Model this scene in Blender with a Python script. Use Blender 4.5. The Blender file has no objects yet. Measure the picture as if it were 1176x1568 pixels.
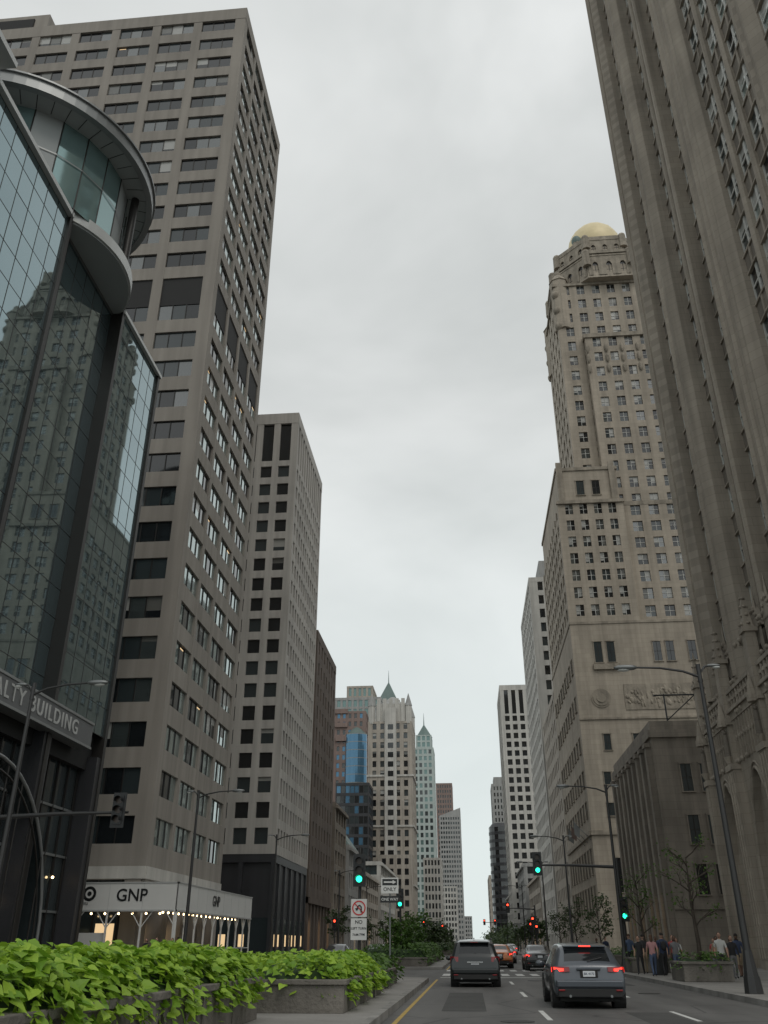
import bpy, math, random
from mathutils import Vector, Matrix, noise
random.seed(7)
R=random.random
def U(a,b): return a+(b-a)*R()
scene=bpy.context.scene
col=scene.collection

# ---------------------------------------------------------------- materials
def nmat(name):
    m=bpy.data.materials.new(name); m.use_nodes=True
    nt=m.node_tree; b=nt.nodes['Principled BSDF']
    return m,nt,b
def stone(name,c,rough=.85,var=.25,scale=.35,bump=.25,streak=.35,blocks=None,fine=9.0):
    m,nt,b=nmat(name); N=nt.nodes; L=nt.links
    tc=N.new('ShaderNodeTexCoord')
    n1=N.new('ShaderNodeTexNoise'); n1.inputs['Scale'].default_value=scale; n1.inputs['Detail'].default_value=6
    L.new(tc.outputs['Object'],n1.inputs['Vector'])
    mp=N.new('ShaderNodeMapping'); mp.inputs['Scale'].default_value=(1.3,1.3,.07)
    L.new(tc.outputs['Object'],mp.inputs['Vector'])
    n2=N.new('ShaderNodeTexNoise'); n2.inputs['Scale'].default_value=1.0; n2.inputs['Detail'].default_value=5
    L.new(mp.outputs[0],n2.inputs['Vector'])
    r1=N.new('ShaderNodeMapRange'); r1.inputs[1].default_value=.3; r1.inputs[2].default_value=.7; r1.inputs[3].default_value=1-var; r1.inputs[4].default_value=1+var*.6
    L.new(n1.outputs['Fac'],r1.inputs[0])
    r2=N.new('ShaderNodeMapRange'); r2.inputs[1].default_value=.35; r2.inputs[2].default_value=.7; r2.inputs[3].default_value=1.08; r2.inputs[4].default_value=1-streak
    L.new(n2.outputs['Fac'],r2.inputs[0])
    mu=N.new('ShaderNodeMath'); mu.operation='MULTIPLY'; L.new(r1.outputs[0],mu.inputs[0]); L.new(r2.outputs[0],mu.inputs[1])
    n3=N.new('ShaderNodeTexNoise'); n3.inputs['Scale'].default_value=fine; n3.inputs['Detail'].default_value=3
    L.new(tc.outputs['Object'],n3.inputs['Vector'])
    last=mu.outputs[0]
    if blocks:
        sp=N.new('ShaderNodeSeparateXYZ'); L.new(tc.outputs['Object'],sp.inputs[0])
        ad=N.new('ShaderNodeMath'); ad.operation='ADD'; L.new(sp.outputs[0],ad.inputs[0]); L.new(sp.outputs[1],ad.inputs[1])
        cb=N.new('ShaderNodeCombineXYZ'); L.new(ad.outputs[0],cb.inputs[0]); L.new(sp.outputs[2],cb.inputs[1])
        br=N.new('ShaderNodeTexBrick'); br.inputs['Scale'].default_value=1
        br.inputs['Brick Width'].default_value=blocks[0]; br.inputs['Row Height'].default_value=blocks[1]
        br.inputs['Mortar Size'].default_value=blocks[2] if len(blocks)>2 else .015
        br.inputs['Color1'].default_value=(1,1,1,1); br.inputs['Color2'].default_value=(.9,.9,.9,1); br.inputs['Mortar'].default_value=(.78,.78,.78,1)
        L.new(cb.outputs[0],br.inputs['Vector'])
        m2=N.new('ShaderNodeMath'); m2.operation='MULTIPLY'; L.new(last,m2.inputs[0]); L.new(br.outputs['Color'],m2.inputs[1]); last=m2.outputs[0]
    vm=N.new('ShaderNodeVectorMath'); vm.operation='SCALE'; vm.inputs[0].default_value=c
    L.new(last,vm.inputs['Scale']); L.new(vm.outputs[0],b.inputs['Base Color'])
    b.inputs['Roughness'].default_value=rough
    bp=N.new('ShaderNodeBump'); bp.inputs['Strength'].default_value=bump; bp.inputs['Distance'].default_value=.05
    L.new(n3.outputs['Fac'],bp.inputs['Height']); L.new(bp.outputs[0],b.inputs['Normal'])
    return m
def plain(name,c,rough=.5,metal=0,coat=0,emit=None,es=0,ior=1.5,bump=0,bscale=1.0,var=0):
    m,nt,b=nmat(name)
    b.inputs['Base Color'].default_value=(*c,1); b.inputs['Roughness'].default_value=rough
    b.inputs['Metallic'].default_value=metal; b.inputs['IOR'].default_value=ior
    b.inputs['Coat Weight'].default_value=coat
    if emit: b.inputs['Emission Color'].default_value=(*emit,1); b.inputs['Emission Strength'].default_value=es
    if bump or var:
        tc=nt.nodes.new('ShaderNodeTexCoord'); n=nt.nodes.new('ShaderNodeTexNoise'); n.inputs['Scale'].default_value=bscale; n.inputs['Detail'].default_value=2
        nt.links.new(tc.outputs['Object'],n.inputs['Vector'])
        if bump:
            bp=nt.nodes.new('ShaderNodeBump'); bp.inputs['Strength'].default_value=bump; bp.inputs['Distance'].default_value=.1
            nt.links.new(n.outputs['Fac'],bp.inputs['Height']); nt.links.new(bp.outputs[0],b.inputs['Normal'])
        if var:
            mr=nt.nodes.new('ShaderNodeMapRange'); mr.inputs[3].default_value=1-var; mr.inputs[4].default_value=1+var
            nt.links.new(n.outputs['Fac'],mr.inputs[0])
            vm=nt.nodes.new('ShaderNodeVectorMath'); vm.operation='SCALE'; vm.inputs[0].default_value=c
            nt.links.new(mr.outputs[0],vm.inputs['Scale']); nt.links.new(vm.outputs[0],b.inputs['Base Color'])
    return m
def leafmat(name,c1,c2,trans=.3):
    m,nt,b=nmat(name); N=nt.nodes; L=nt.links
    g=N.new('ShaderNodeNewGeometry'); mx=N.new('ShaderNodeMix'); mx.data_type='RGBA'
    mx.inputs[6].default_value=(*c1,1); mx.inputs[7].default_value=(*c2,1)
    L.new(g.outputs['Random Per Island'],mx.inputs[0]); L.new(mx.outputs[2],b.inputs['Base Color'])
    b.inputs['Roughness'].default_value=.5
    t=N.new('ShaderNodeBsdfTranslucent'); L.new(mx.outputs[2],t.inputs['Color'])
    ms=N.new('ShaderNodeMixShader'); ms.inputs[0].default_value=trans
    L.new(b.outputs[0],ms.inputs[1]); L.new(t.outputs[0],ms.inputs[2]); L.new(ms.outputs[0],N['Material Output'].inputs['Surface'])
    return m

M={}
M['concrete']=stone('precast_concrete',(.285,.26,.23),var=.1,streak=.16,scale=.12)
M['concrete_light']=stone('light_precast',(.42,.40,.37),var=.1,streak=.2,scale=.15)
M['brown']=stone('brown_brick',(.15,.12,.10),var=.2,streak=.3,blocks=(.6,.2))
M['lime']=stone('tribune_limestone',(.36,.315,.26),var=.16,streak=.28,scale=.25,blocks=(1.3,.62,.02),bump=.35)
M['lime_shade']=stone('shaded_limestone',(.20,.175,.145),var=.2,streak=.3,scale=.3,blocks=(1.3,.62,.02),bump=.3)  # same limestone with recess shade put into its colour
M['hotel']=stone('hotel_limestone',(.40,.35,.285),var=.13,streak=.2,scale=.2,blocks=(1.5,.75,.02))
M['hotel_tr']=stone('hotel_trim',(.33,.29,.235),var=.25,streak=.35,scale=.8,bump=.8,fine=3)
M['lowb']=stone('low_wing_limestone',(.235,.205,.17),var=.2,streak=.3,blocks=(1.4,.7,.02))
M['pale']=stone('pale_stone',(.50,.485,.45),var=.1,streak=.2)
M['greyst']=stone('grey_stone',(.33,.33,.32),var=.12,streak=.2)
M['tan']=stone('tan_stone',(.40,.36,.31),var=.12,streak=.25)
M['palegreen']=stone('pale_green_stone',(.42,.48,.46),var=.08,streak=.12)
M['redbrown']=stone('red_granite',(.23,.17,.15),var=.1,streak=.15)
M['darkst']=stone('dark_granite',(.035,.036,.04),var=.2,streak=.1,rough=.4)
M['core']=plain('dark_interior',(.02,.02,.02),.8)
M['roof']=plain('roof_membrane',(.12,.12,.12),.9)
M['g_dark']=plain('window_glass_dark',(.012,.014,.016),.05,ior=1.75,bump=.03,bscale=.5)
M['g_mid']=plain('window_glass',(.035,.045,.048),.06,ior=1.75,bump=.03,bscale=.5)
M['g_blind_glare']=plain('window_blind_and_glare',(.36,.36,.34),.25,ior=1.7)  # blinds; on hotel and gothic tower also painted sky reflection
M['g_shade']=plain('window_half_shade',(.13,.13,.12),.2,ior=1.7)
M['g_lit']=plain('window_lit',(.2,.15,.08),.2,emit=(1,.70,.38),es=.8)
M['g_coat']=plain('coated_glass',(.02,.025,.027),.04,ior=2.5,bump=.02,bscale=.4)
M['g_coat2']=plain('coated_glass_tint',(.05,.06,.06),.05,ior=2.4,bump=.02,bscale=.4)
M['g_silver']=plain('silvered_window_glass',(.42,.49,.48),.03,metal=.75,bump=.02,bscale=.4)
M['g_teal']=plain('mirror_curtain_glass',(.27,.36,.385),.02,metal=.85,bump=.012,bscale=.3)
M['g_teal2']=plain('mirror_curtain_glass_b',(.25,.335,.36),.02,metal=.85,bump=.012,bscale=.3)
M['g_drum']=plain('drum_glass',(.26,.38,.38),.05,metal=.6,bump=.02,bscale=.4)
M['g_blue']=plain('blue_glass',(.10,.22,.34),.08,metal=.5)
M['g_green']=plain('green_glass',(.18,.27,.26),.1,metal=.4)
M['frame_dk']=plain('dark_bronze_frame',(.03,.028,.026),.45,metal=.4)
M['frame_wh']=plain('pale_frame',(.5,.5,.47),.5)
M['frame_gr']=plain('grey_metal_frame',(.25,.26,.26),.4,metal=.5)
M['metal_lt']=plain('light_metal_panel',(.52,.53,.52),.4,metal=.25,var=.08,bscale=.4)
M['soffit']=plain('soffit_panel',(.30,.32,.32),.6,var=.1,bscale=.3)
M['gold']=plain('dome_gilding',(.70,.59,.36),.5,metal=.1,var=.12,bscale=.8)
M['copper']=plain('green_copper',(.12,.17,.16),.6,var=.2,bscale=.5)
M['white']=plain('white_panel',(.62,.62,.60),.6,var=.06,bscale=.6)
M['wtext']=plain('sign_lettering',(.42,.43,.42),.5)
M['signband']=plain('sign_band',(.13,.135,.14),.4,metal=.3)
M['black']=plain('black_paint',(.012,.013,.014),.4)
M['blackm']=plain('black_matte',(.02,.02,.02),.8)
M['pole']=plain('pole_bronze_paint',(.045,.045,.045),.45,metal=.3)
M['polegal']=plain('pole_galvanised',(.22,.23,.23),.45,metal=.6)
M['lampglass']=plain('lamp_lens',(.55,.56,.54),.3)
M['grn']=plain('green_signal_lens',(.0,.5,.3),.3,emit=(.02,1,.5),es=3.2)
M['red']=plain('red_signal_lens',(.5,.02,.01),.3,emit=(1,.05,.02),es=5)
M['offlens']=plain('unlit_lens',(.05,.03,.02),.3)
M['redp']=plain('red_sign_paint',(.55,.03,.03),.5)
M['bulb']=plain('warm_bulb',(.9,.7,.4),.3,emit=(1,.72,.38),es=8)
M['headl']=plain('warm_headlamp',(.9,.8,.6),.3,emit=(1,.82,.55),es=6)
M['brake']=plain('brake_light_lit',(.5,.01,.01),.25,emit=(1,.04,.025),es=3.2)
M['tail']=plain('tail_lens',(.22,.008,.01),.15,coat=.6)
M['plate']=plain('licence_plate',(.6,.62,.64),.5)
M['tyre']=plain('tyre_rubber',(.018,.018,.018),.8)
M['rim']=plain('alloy_rim',(.35,.35,.36),.3,metal=.9)
M['cglass']=plain('car_glass',(.012,.014,.016),.04,ior=1.6)
M['chrome']=plain('chrome',(.6,.6,.6),.15,metal=1)
M['planter']=stone('planter_concrete',(.17,.155,.135),var=.25,streak=.4,scale=1.2,bump=.6,fine=14)
M['soil']=plain('soil',(.03,.025,.018),.95)
M['leaf_lime']=leafmat('lime_vine_leaf',(.15,.30,.022),(.38,.56,.06),.38)
M['leaf_mid']=leafmat('shrub_leaf',(.05,.11,.018),(.10,.19,.03),.3)
M['leaf_dark']=leafmat('tree_leaf',(.025,.05,.015),(.06,.10,.025),.3)
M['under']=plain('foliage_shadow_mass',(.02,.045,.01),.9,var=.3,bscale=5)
M['bark']=stone('bark',(.07,.055,.042),var=.3,scale=3,bump=.8,fine=20)
M['walk']=stone('sidewalk_concrete',(.24,.23,.215),var=.18,streak=.0,scale=.5,blocks=(1.5,1.5))
M['kerb']=stone('kerb_granite',(.26,.25,.235),var=.2,scale=1.5)
M['paintw']=plain('white_road_paint',(.55,.55,.53),.7,var=.25,bscale=3)
M['painty']=plain('yellow_road_paint',(.42,.28,.06),.7,var=.4,bscale=3)
M['manhole']=plain('manhole_iron',(.03,.028,.026),.6,metal=.5)
M['patchm']=stone('asphalt_patch',(.055,.054,.052),var=.2,streak=0,scale=1,fine=30)
def asphalt():
    m,nt,b=nmat('asphalt'); N=nt.nodes; L=nt.links
    tc=N.new('ShaderNodeTexCoord')
    mp=N.new('ShaderNodeMapping'); mp.inputs['Scale'].default_value=(1,.12,1); L.new(tc.outputs['Object'],mp.inputs[0])
    n1=N.new('ShaderNodeTexNoise'); n1.inputs['Scale'].default_value=.9; n1.inputs['Detail'].default_value=7; L.new(mp.outputs[0],n1.inputs[0])
    n2=N.new('ShaderNodeTexNoise'); n2.inputs['Scale'].default_value=40; n2.inputs['Detail'].default_value=3; L.new(tc.outputs['Object'],n2.inputs[0])
    vo=N.new('ShaderNodeTexVoronoi'); vo.feature='DISTANCE_TO_EDGE'; vo.inputs['Scale'].default_value=.22; L.new(tc.outputs['Object'],vo.inputs[0])
    cr=N.new('ShaderNodeMapRange'); cr.inputs[1].default_value=0; cr.inputs[2].default_value=.012; cr.inputs[3].default_value=.45; cr.inputs[4].default_value=1; L.new(vo.outputs[0],cr.inputs[0])
    r=N.new('ShaderNodeMapRange'); r.inputs[1].default_value=.3; r.inputs[2].default_value=.7; r.inputs[3].default_value=.7; r.inputs[4].default_value=1.35; L.new(n1.outputs[0],r.inputs[0])
    r2=N.new('ShaderNodeMapRange'); r2.inputs[3].default_value=.7; r2.inputs[4].default_value=1.3; L.new(n2.outputs[0],r2.inputs[0])
    a=N.new('ShaderNodeMath'); a.operation='MULTIPLY'; L.new(r.outputs[0],a.inputs[0]); L.new(r2.outputs[0],a.inputs[1])
    a2=N.new('ShaderNodeMath'); a2.operation='MULTIPLY'; L.new(a.outputs[0],a2.inputs[0]); L.new(cr.outputs[0],a2.inputs[1])
    vm=N.new('ShaderNodeVectorMath'); vm.operation='SCALE'; vm.inputs[0].default_value=(.095,.092,.088); L.new(a2.outputs[0],vm.inputs['Scale'])
    L.new(vm.outputs[0],b.inputs['Base Color']); b.inputs['Roughness'].default_value=.75
    bp=N.new('ShaderNodeBump'); bp.inputs['Strength'].default_value=.4; bp.inputs['Distance'].default_value=.01; L.new(n2.outputs[0],bp.inputs['Height']); L.new(bp.outputs[0],b.inputs['Normal'])
    return m
M['asphalt']=asphalt()

# ---------------------------------------------------------------- builder
class Obj:
    def __init__(s,name,loc=(0,0,0)):
        s.name=name; s.loc=Vector(loc); s.parts={}; s.extra=[]
        s.X=None
    def _p(s,part):
        if part not in s.parts: s.parts[part]=dict(v=[],f=[],m=[],mats=[],smooth=[])
        return s.parts[part]
    def add(s,part,mat,verts,faces,smooth=False):
        p=s._p(part)
        if mat not in p['mats']: p['mats'].append(mat)
        mi=p['mats'].index(mat); o=len(p['v'])
        if s.X is not None: verts=[s.X@Vector(v) for v in verts]
        p['v'].extend([tuple(v) for v in verts])
        for f in faces:
            p['f'].append([i+o for i in f]); p['m'].append(mi); p['smooth'].append(smooth)
    def box(s,part,mat,x0,x1,y0,y1,z0,z1):
        v=[(x0,y0,z0),(x1,y0,z0),(x1,y1,z0),(x0,y1,z0),(x0,y0,z1),(x1,y0,z1),(x1,y1,z1),(x0,y1,z1)]
        s.add(part,mat,v,[(0,3,2,1),(4,5,6,7),(0,1,5,4),(1,2,6,5),(2,3,7,6),(3,0,4,7)])
    def prism(s,part,mat,cx,cy,r0,r1,z0,z1,n=16,rot=0,smooth=False,caps=True,sx=1,sy=1):
        v=[];f=[]
        for k,(r,z) in enumerate(((r0,z0),(r1,z1))):
            for i in range(n):
                a=rot+2*math.pi*i/n; v.append((cx+r*math.cos(a)*sx,cy+r*math.sin(a)*sy,z))
        for i in range(n):
            j=(i+1)%n; f.append((i,j,n+j,n+i))
        s.add(part,mat,v,f,smooth)
        if caps: s.add(part,mat,v,[tuple(range(n-1,-1,-1)),tuple(range(n,2*n))])
    def tube(s,part,mat,pts,rad,n=8,smooth=True):
        pts=[Vector(p) for p in pts]; v=[];f=[]
        if not isinstance(rad,(list,tuple)): rad=[rad]*len(pts)
        for k,p in enumerate(pts):
            if k==0: d=pts[1]-p
            elif k==len(pts)-1: d=p-pts[k-1]
            else: d=pts[k+1]-pts[k-1]
            d.normalize(); a=Vector((0,0,1)) if abs(d.z)<.9 else Vector((1,0,0))
            e1=d.cross(a).normalized(); e2=d.cross(e1)
            for i in range(n):
                t=2*math.pi*i/n; v.append(p+(e1*math.cos(t)+e2*math.sin(t))*rad[k])
        for k in range(len(pts)-1):
            for i in range(n):
                j=(i+1)%n; f.append((k*n+i,k*n+j,(k+1)*n+j,(k+1)*n+i))
        s.add(part,mat,v,f,smooth)
        s.add(part,mat,v,[tuple(range(n)),tuple(range((len(pts)-1)*n,len(pts)*n))])
    def ball(s,part,mat,c,rx,ry,rz,nu=14,nv=8,z0=-1,z1=1):
        v=[];f=[]
        for j in range(nv+1):
            t=z0+(z1-z0)*j/nv; ph=math.asin(max(-1,min(1,t)))
            for i in range(nu):
                a=2*math.pi*i/nu; v.append((c[0]+rx*math.cos(ph)*math.cos(a),c[1]+ry*math.cos(ph)*math.sin(a),c[2]+rz*math.sin(ph)))
        for j in range(nv):
            for i in range(nu):
                k=(i+1)%nu; f.append((j*nu+i,j*nu+k,(j+1)*nu+k,(j+1)*nu+i))
        s.add(part,mat,v,f,True)
    def text(s,body,mat,loc,rot,size,name='lettering',align='CENTER',ext=.02):
        cu=bpy.data.curves.new(name,'FONT'); cu.body=body; cu.size=size; cu.extrude=ext; cu.align_x=align; cu.align_y='CENTER'
        cu.offset=size*.012
        o=bpy.data.objects.new(name,cu); o.location=loc; o.rotation_euler=rot; cu.materials.append(M[mat]); col.objects.link(o)
        s.extra.append(o)
        return cu
    def done(s,bevel=None):
        e=bpy.data.objects.new(s.name,None); e.location=s.loc; e.empty_display_size=1; col.objects.link(e)
        inv=Matrix.Translation(-s.loc)
        for k,p in s.parts.items():
            me=bpy.data.meshes.new(s.name+'_'+k); me.from_pydata(p['v'],[],p['f'])
            for m in p['mats']: me.materials.append(M[m])
            me.polygons.foreach_set('material_index',p['m']); me.polygons.foreach_set('use_smooth',p['smooth']); me.update()
            o=bpy.data.objects.new(k,me); col.objects.link(o); o.parent=e; o.matrix_parent_inverse=inv
            if bevel and k in bevel:
                bv=o.modifiers.new('bevel','BEVEL'); bv.width=bevel[k]; bv.segments=2; bv.limit_method='ANGLE'
        for o in s.extra:
            o.parent=e; o.matrix_parent_inverse=inv
        return e

class Fr:
    def __init__(s,B,ox,oy,ux,uy,zs=1): s.B=B;s.o=(ox,oy);s.u=(ux,uy);s.n=(uy,-ux);s.zs=zs
    def P(s,u,n,z): return (s.o[0]+s.u[0]*u+s.n[0]*n, s.o[1]+s.u[1]*u+s.n[1]*n, z*s.zs)
    def box(s,part,mat,u0,u1,n0,n1,z0,z1):
        v=[s.P(u0,n1,z0),s.P(u1,n1,z0),s.P(u1,n0,z0),s.P(u0,n0,z0),s.P(u0,n1,z1),s.P(u1,n1,z1),s.P(u1,n0,z1),s.P(u0,n0,z1)]
        s.B.add(part,mat,v,[(0,3,2,1),(4,5,6,7),(0,1,5,4),(1,2,6,5),(2,3,7,6),(3,0,4,7)])
    def quad(s,part,mat,u0,u1,z0,z1,n,tilt=0):
        t=[U(-tilt,tilt) for _ in range(3)]
        v=[s.P(u0,n+t[0],z0),s.P(u1,n+t[1],z0),s.P(u1,n+t[1]+t[2],z1),s.P(u0,n+t[0]+t[2],z1)]
        s.B.add(part,mat,v,[(0,1,2,3)])
    def punch(s,u,z,w,h,panes=('g_dark','g_mid'),fr='frame_dk',tr='hotel_tr',sur=.12):
        s.box('trim',tr,u-w/2-sur,u-w/2,-.05,.10,z,z+h); s.box('trim',tr,u+w/2,u+w/2+sur,-.05,.10,z,z+h)
        s.box('trim',tr,u-w/2-sur*1.6,u+w/2+sur*1.6,-.05,.16,z+h,z+h+sur*1.3); s.box('trim',tr,u-w/2-sur*1.6,u+w/2+sur*1.6,-.05,.2,z-sur,z)
        s.quad('windows',random.choice(panes),u-w/2,u+w/2,z,z+h,.012)
        s.box('windows',fr,u-.03,u+.03,.015,.04,z,z+h); s.box('windows',fr,u-w/2,u+w/2,.015,.038,z+h*.5-.03,z+h*.5+.03)
    def arch(s,part,mat,u0,u1,z0,z1,ow,spring,rise,n,depth,pane=None,pointed=True,seg=8):
        c=(u0+u1)/2; h=ow/2; pts=[]
        for i in range(seg+1):
            t=i/seg
            if pointed: x=-h+h*t; y=spring+rise*math.sin(math.pi/2*t)**.8
            else: x=-h*math.cos(t*math.pi/2); y=spring+rise*math.sin(t*math.pi/2)
            pts.append((x,y))
        full=pts+[(-x,y) for x,y in reversed(pts[:-1])]
        v=[];f=[]
        for x,y in full:
            v+= [s.P(c+x,n,y),s.P(c+x,n,z1),s.P(c+x,n-depth,y)]
        for i in range(len(full)-1):
            a=3*i;b=3*(i+1); f.append((a,b,b+1,a+1)); f.append((a,a+2,b+2,b))
        s.B.add(part,mat,v,f)
        v=[s.P(u0,n,z0),s.P(c-h,n,z0),s.P(c-h,n,z1),s.P(u0,n,z1),s.P(c-h,n-depth,z0),s.P(c-h,n-depth,spring),s.P(c-h,n,spring)]
        s.B.add(part,mat,v,[(0,1,2,3),(1,4,5,6)])
        v=[s.P(u1,n,z0),s.P(c+h,n,z0),s.P(c+h,n,z1),s.P(u1,n,z1),s.P(c+h,n-depth,z0),s.P(c+h,n-depth,spring),s.P(c+h,n,spring)]
        s.B.add(part,mat,v,[(0,3,2,1),(1,4,5,6)])
        if pane:
            s.quad('windows',pane,c-h,c+h,z0,spring+rise,n-depth)
            k=max(2,int(ow/1.1))
            for i in range(1,k): s.box('windows','frame_dk',c-h+ow*i/k-.05,c-h+ow*i/k+.05,n-depth+.01,n-depth+.12,z0,spring+rise*.9)
            for zz in range(int(z0+2),int(spring+rise),2): s.box('windows','frame_dk',c-h,c+h,n-depth+.012,n-depth+.1,zz,zz+.1)

def facade(F,u0,u1,z0,z1,cols,rows,pier,span,depth,wall,panes,mull=0,frame='frame_dk',dark_rows=(),spw=None,blind=.0,rail=False,spn=.02,tilt=.006,lit=0):
    cw=(u1-u0)/cols; rh=(z1-z0)/rows
    for c in range(cols+1):
        a=u0+c*cw-pier/2; b=a+pier
        a=max(a,u0); b=min(b,u1)
        F.box('walls',wall,a,b,-depth-.05,0,z0,z1)
    for r in range(rows):
        if r in dark_rows:
            F.box('walls','blackm',u0,u1,-depth-.05,-depth+.1,z0+r*rh,z0+(r+1)*rh+.01); continue
        F.box('walls',spw or wall,u0,u1,-depth-.04,-spn,z0+r*rh,z0+r*rh+span)
    for r in range(rows):
        if r in dark_rows: continue
        for c in range(cols):
            a=u0+c*cw+pier/2; b=u0+(c+1)*cw-pier/2; za=z0+r*rh+span; zb=z0+(r+1)*rh
            k=mull+1; allb=R()<blind*.5
            for i in range(k):
                p=random.choice(panes); ua=a+(b-a)*i/k; ub=a+(b-a)*(i+1)/k
                if R()<blind or allb:
                    zm=zb-(zb-za)*U(.2,.9)
                    F.quad('windows',p,ua,ub,za,zm,-depth+.02,tilt); F.quad('windows','g_blind_glare' if R()<.6 else 'g_shade',ua,ub,zm,zb,-depth+.02,0)
                else: F.quad('windows',p,ua,ub,za,zb,-depth+.02,tilt)
                if lit and R()<lit: F.box('windows','g_lit',ua+.3,ub-.3,-depth+.02,-depth+.03,zb-.32,zb-.2)
                if i: F.box('windows',frame,ua-.04,ua+.04,-depth+.0,-depth+.1,za,zb)
            if rail: F.box('windows',frame,a,b,-depth,-depth+.09,(za+zb)/2-.04,(za+zb)/2+.04)

def tower(B,x0,x1,y0,y1,z0,z1,rows,cols,pier,span,depth,cc,wall,panes,par=1.2,parm=None,core=True,over=None,**kw):
    d=depth
    B.box('walls','core',x0+d,x1-d,y0+d,y1-d,z0,z1-.02)
    for (a,b) in ((x0,x0+cc),(x1-cc,x1)):
        for (c,e) in ((y0,y0+cc),(y1-cc,y1)): B.box('walls',wall,a,b,c,e,z0,z1)
    fr={'S':(x0,y0,1,0,x1-x0),'E':(x1,y0,0,1,y1-y0),'W':(x0,y1,0,-1,y1-y0),'N':(x1,y1,-1,0,x1-x0)}
    for k,(ox,oy,ux,uy,w) in fr.items():
        F=Fr(B,ox,oy,ux,uy); n=cols.get(k,0)
        kk=dict(kw); pp=pier
        if over and k in over: 
            o2=dict(over[k]); pp=o2.pop('pier',pier); kk.update(o2)
        if n: facade(F,cc,w-cc,z0,z1,n,rows,pp,span,depth,wall,kk.pop('panes',panes),**kk)
        else: F.box('walls',wall,cc,w-cc,-d-.05,-.01,z0,z1)
    pm=parm or wall
    if par:
        B.box('roof',pm,x0-.04,x1+.04,y0-.04,y1+.04,z1,z1+par)
        B.box('roof','roof',x0+.4,x1-.4,y0+.4,y1-.4,z1+par,z1+par+.05)
    return {k:Fr(B,v[0],v[1],v[2],v[3]) for k,v in fr.items()}

# ================================================================ BUILDINGS (left)
B=Obj('concrete_office_tower',(-47,80,0))
X0,X1,Y0,Y1=-72,-25,69.4,91.5
tower(B,X0,X1,Y0,Y1,6.9,112.2,28,{'S':8,'E':4},1.15,1.66,.26,.8,'concrete',['g_dark','g_dark','g_mid','g_coat2'],par=2.2,mull=2,dark_rows=(15,),blind=.08,lit=.03,over={'E':dict(panes=['g_silver','g_silver','g_silver','g_coat'],pier=.7)})
for F,W,n in ((Fr(B,X0,Y0,1,0),47,7),(Fr(B,X1,Y0,0,1),22.1,4)):
    for i in range(n+1):
        u=.9+(W-1.8)*i/n; F.box('walls','concrete',max(0,u-.65),min(W,u+.65),-1.4,-.005,0,6.0)
    F.box('walls','pale',0.01,W-.01,-1.5,.12,6.0,6.9)
    F.quad('windows','g_mid',.7,W-.7,0,6.0,-1.5)
    for i in range(int(W/2)):
        F.box('windows','frame_dk',.7+2*i,.8+2*i,-1.48,-1.35,0,6)
        if R()<.6: F.quad('windows','g_lit',1.0+2*i,2.5+2*i,1.0,2.9,-1.485)
B.box('walls','core',X0+2,X1-2,Y0+2,Y1-2,0,6.5)
B.box('roof','concrete',X0+2,-54,Y0+1.2,Y1-1.2,114.4,119)
B.box('roof','blackm',-66,-56,Y0+1.0,Y1-1.4,115,118)
B.done()

B=Obj('pale_office_tower',(-38,129,0))
x0,x1,y0,y1=-52,-25,117,141.6
fr=tower(B,x0,x1,y0,y1,12,70.5,18,{'S':9,'E':12},1.05,1.2,.35,.6,'concrete_light',['g_dark','g_dark','g_mid'],par=0,blind=.06,over={'E':dict(pier=.8)})
tower(B,x0,x1,y0,y1,70.5,78.6,1,{'S':9,'E':12},1.05,1.0,.4,.6,'concrete_light',['g_dark'],par=2.0,over={'E':dict(pier=.8)})
B.box('walls','darkst',x0+.5,x1-.35,y0+.5,y1-.5,0,12)
for F,W in ((fr['S'],27),(fr['E'],24.6)):
    for i in range(7): F.box('walls','darkst',W*i/6-.3 if i else 0,W*i/6+.3 if i<6 else W,-.5,-.1,0,11)
    F.box('walls','darkst',0,W,-.5,-.08,11,12)
    F.quad('windows','g_mid',.3,W-.3,.3,4.5,-.34)
    for i in range(10): F.quad('windows','g_lit',1+i*2.4,1.9+i*2.4,1.2,2.6,-.33)
B.done()

B=Obj('brown_brick_building',(-38,154,0))
fr=tower(B,-50,-25,143.2,166,8,50,11,{'S':7,'E':7},1.9,1.6,.4,.8,'brown',['g_dark','g_mid'],par=1.6,blind=.1,rail=True)
for i in range(8): fr['E'].box('walls','brown',22.8*i/7-.5 if i else 0,min(22.8,22.8*i/7+.5),-.6,-.003,0,8)
B.box('walls','core',-49.5,-25.6,143.8,165.5,0,8)
fr['E'].box('walls','brown',0,22.8,-.5,.25,7.2,8.1)
for i in range(7): fr['E'].quad('windows','g_lit' if i%3==0 else 'g_mid',22.8*i/7+.5,22.8*(i+1)/7-.5,.3,4.8,-.5)
fr['S'].box('walls','brown',0,25,-.6,-.01,0,8)
B.box('roof','brown',-45,-30,147,160,51.6,55)
B.done()

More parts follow.
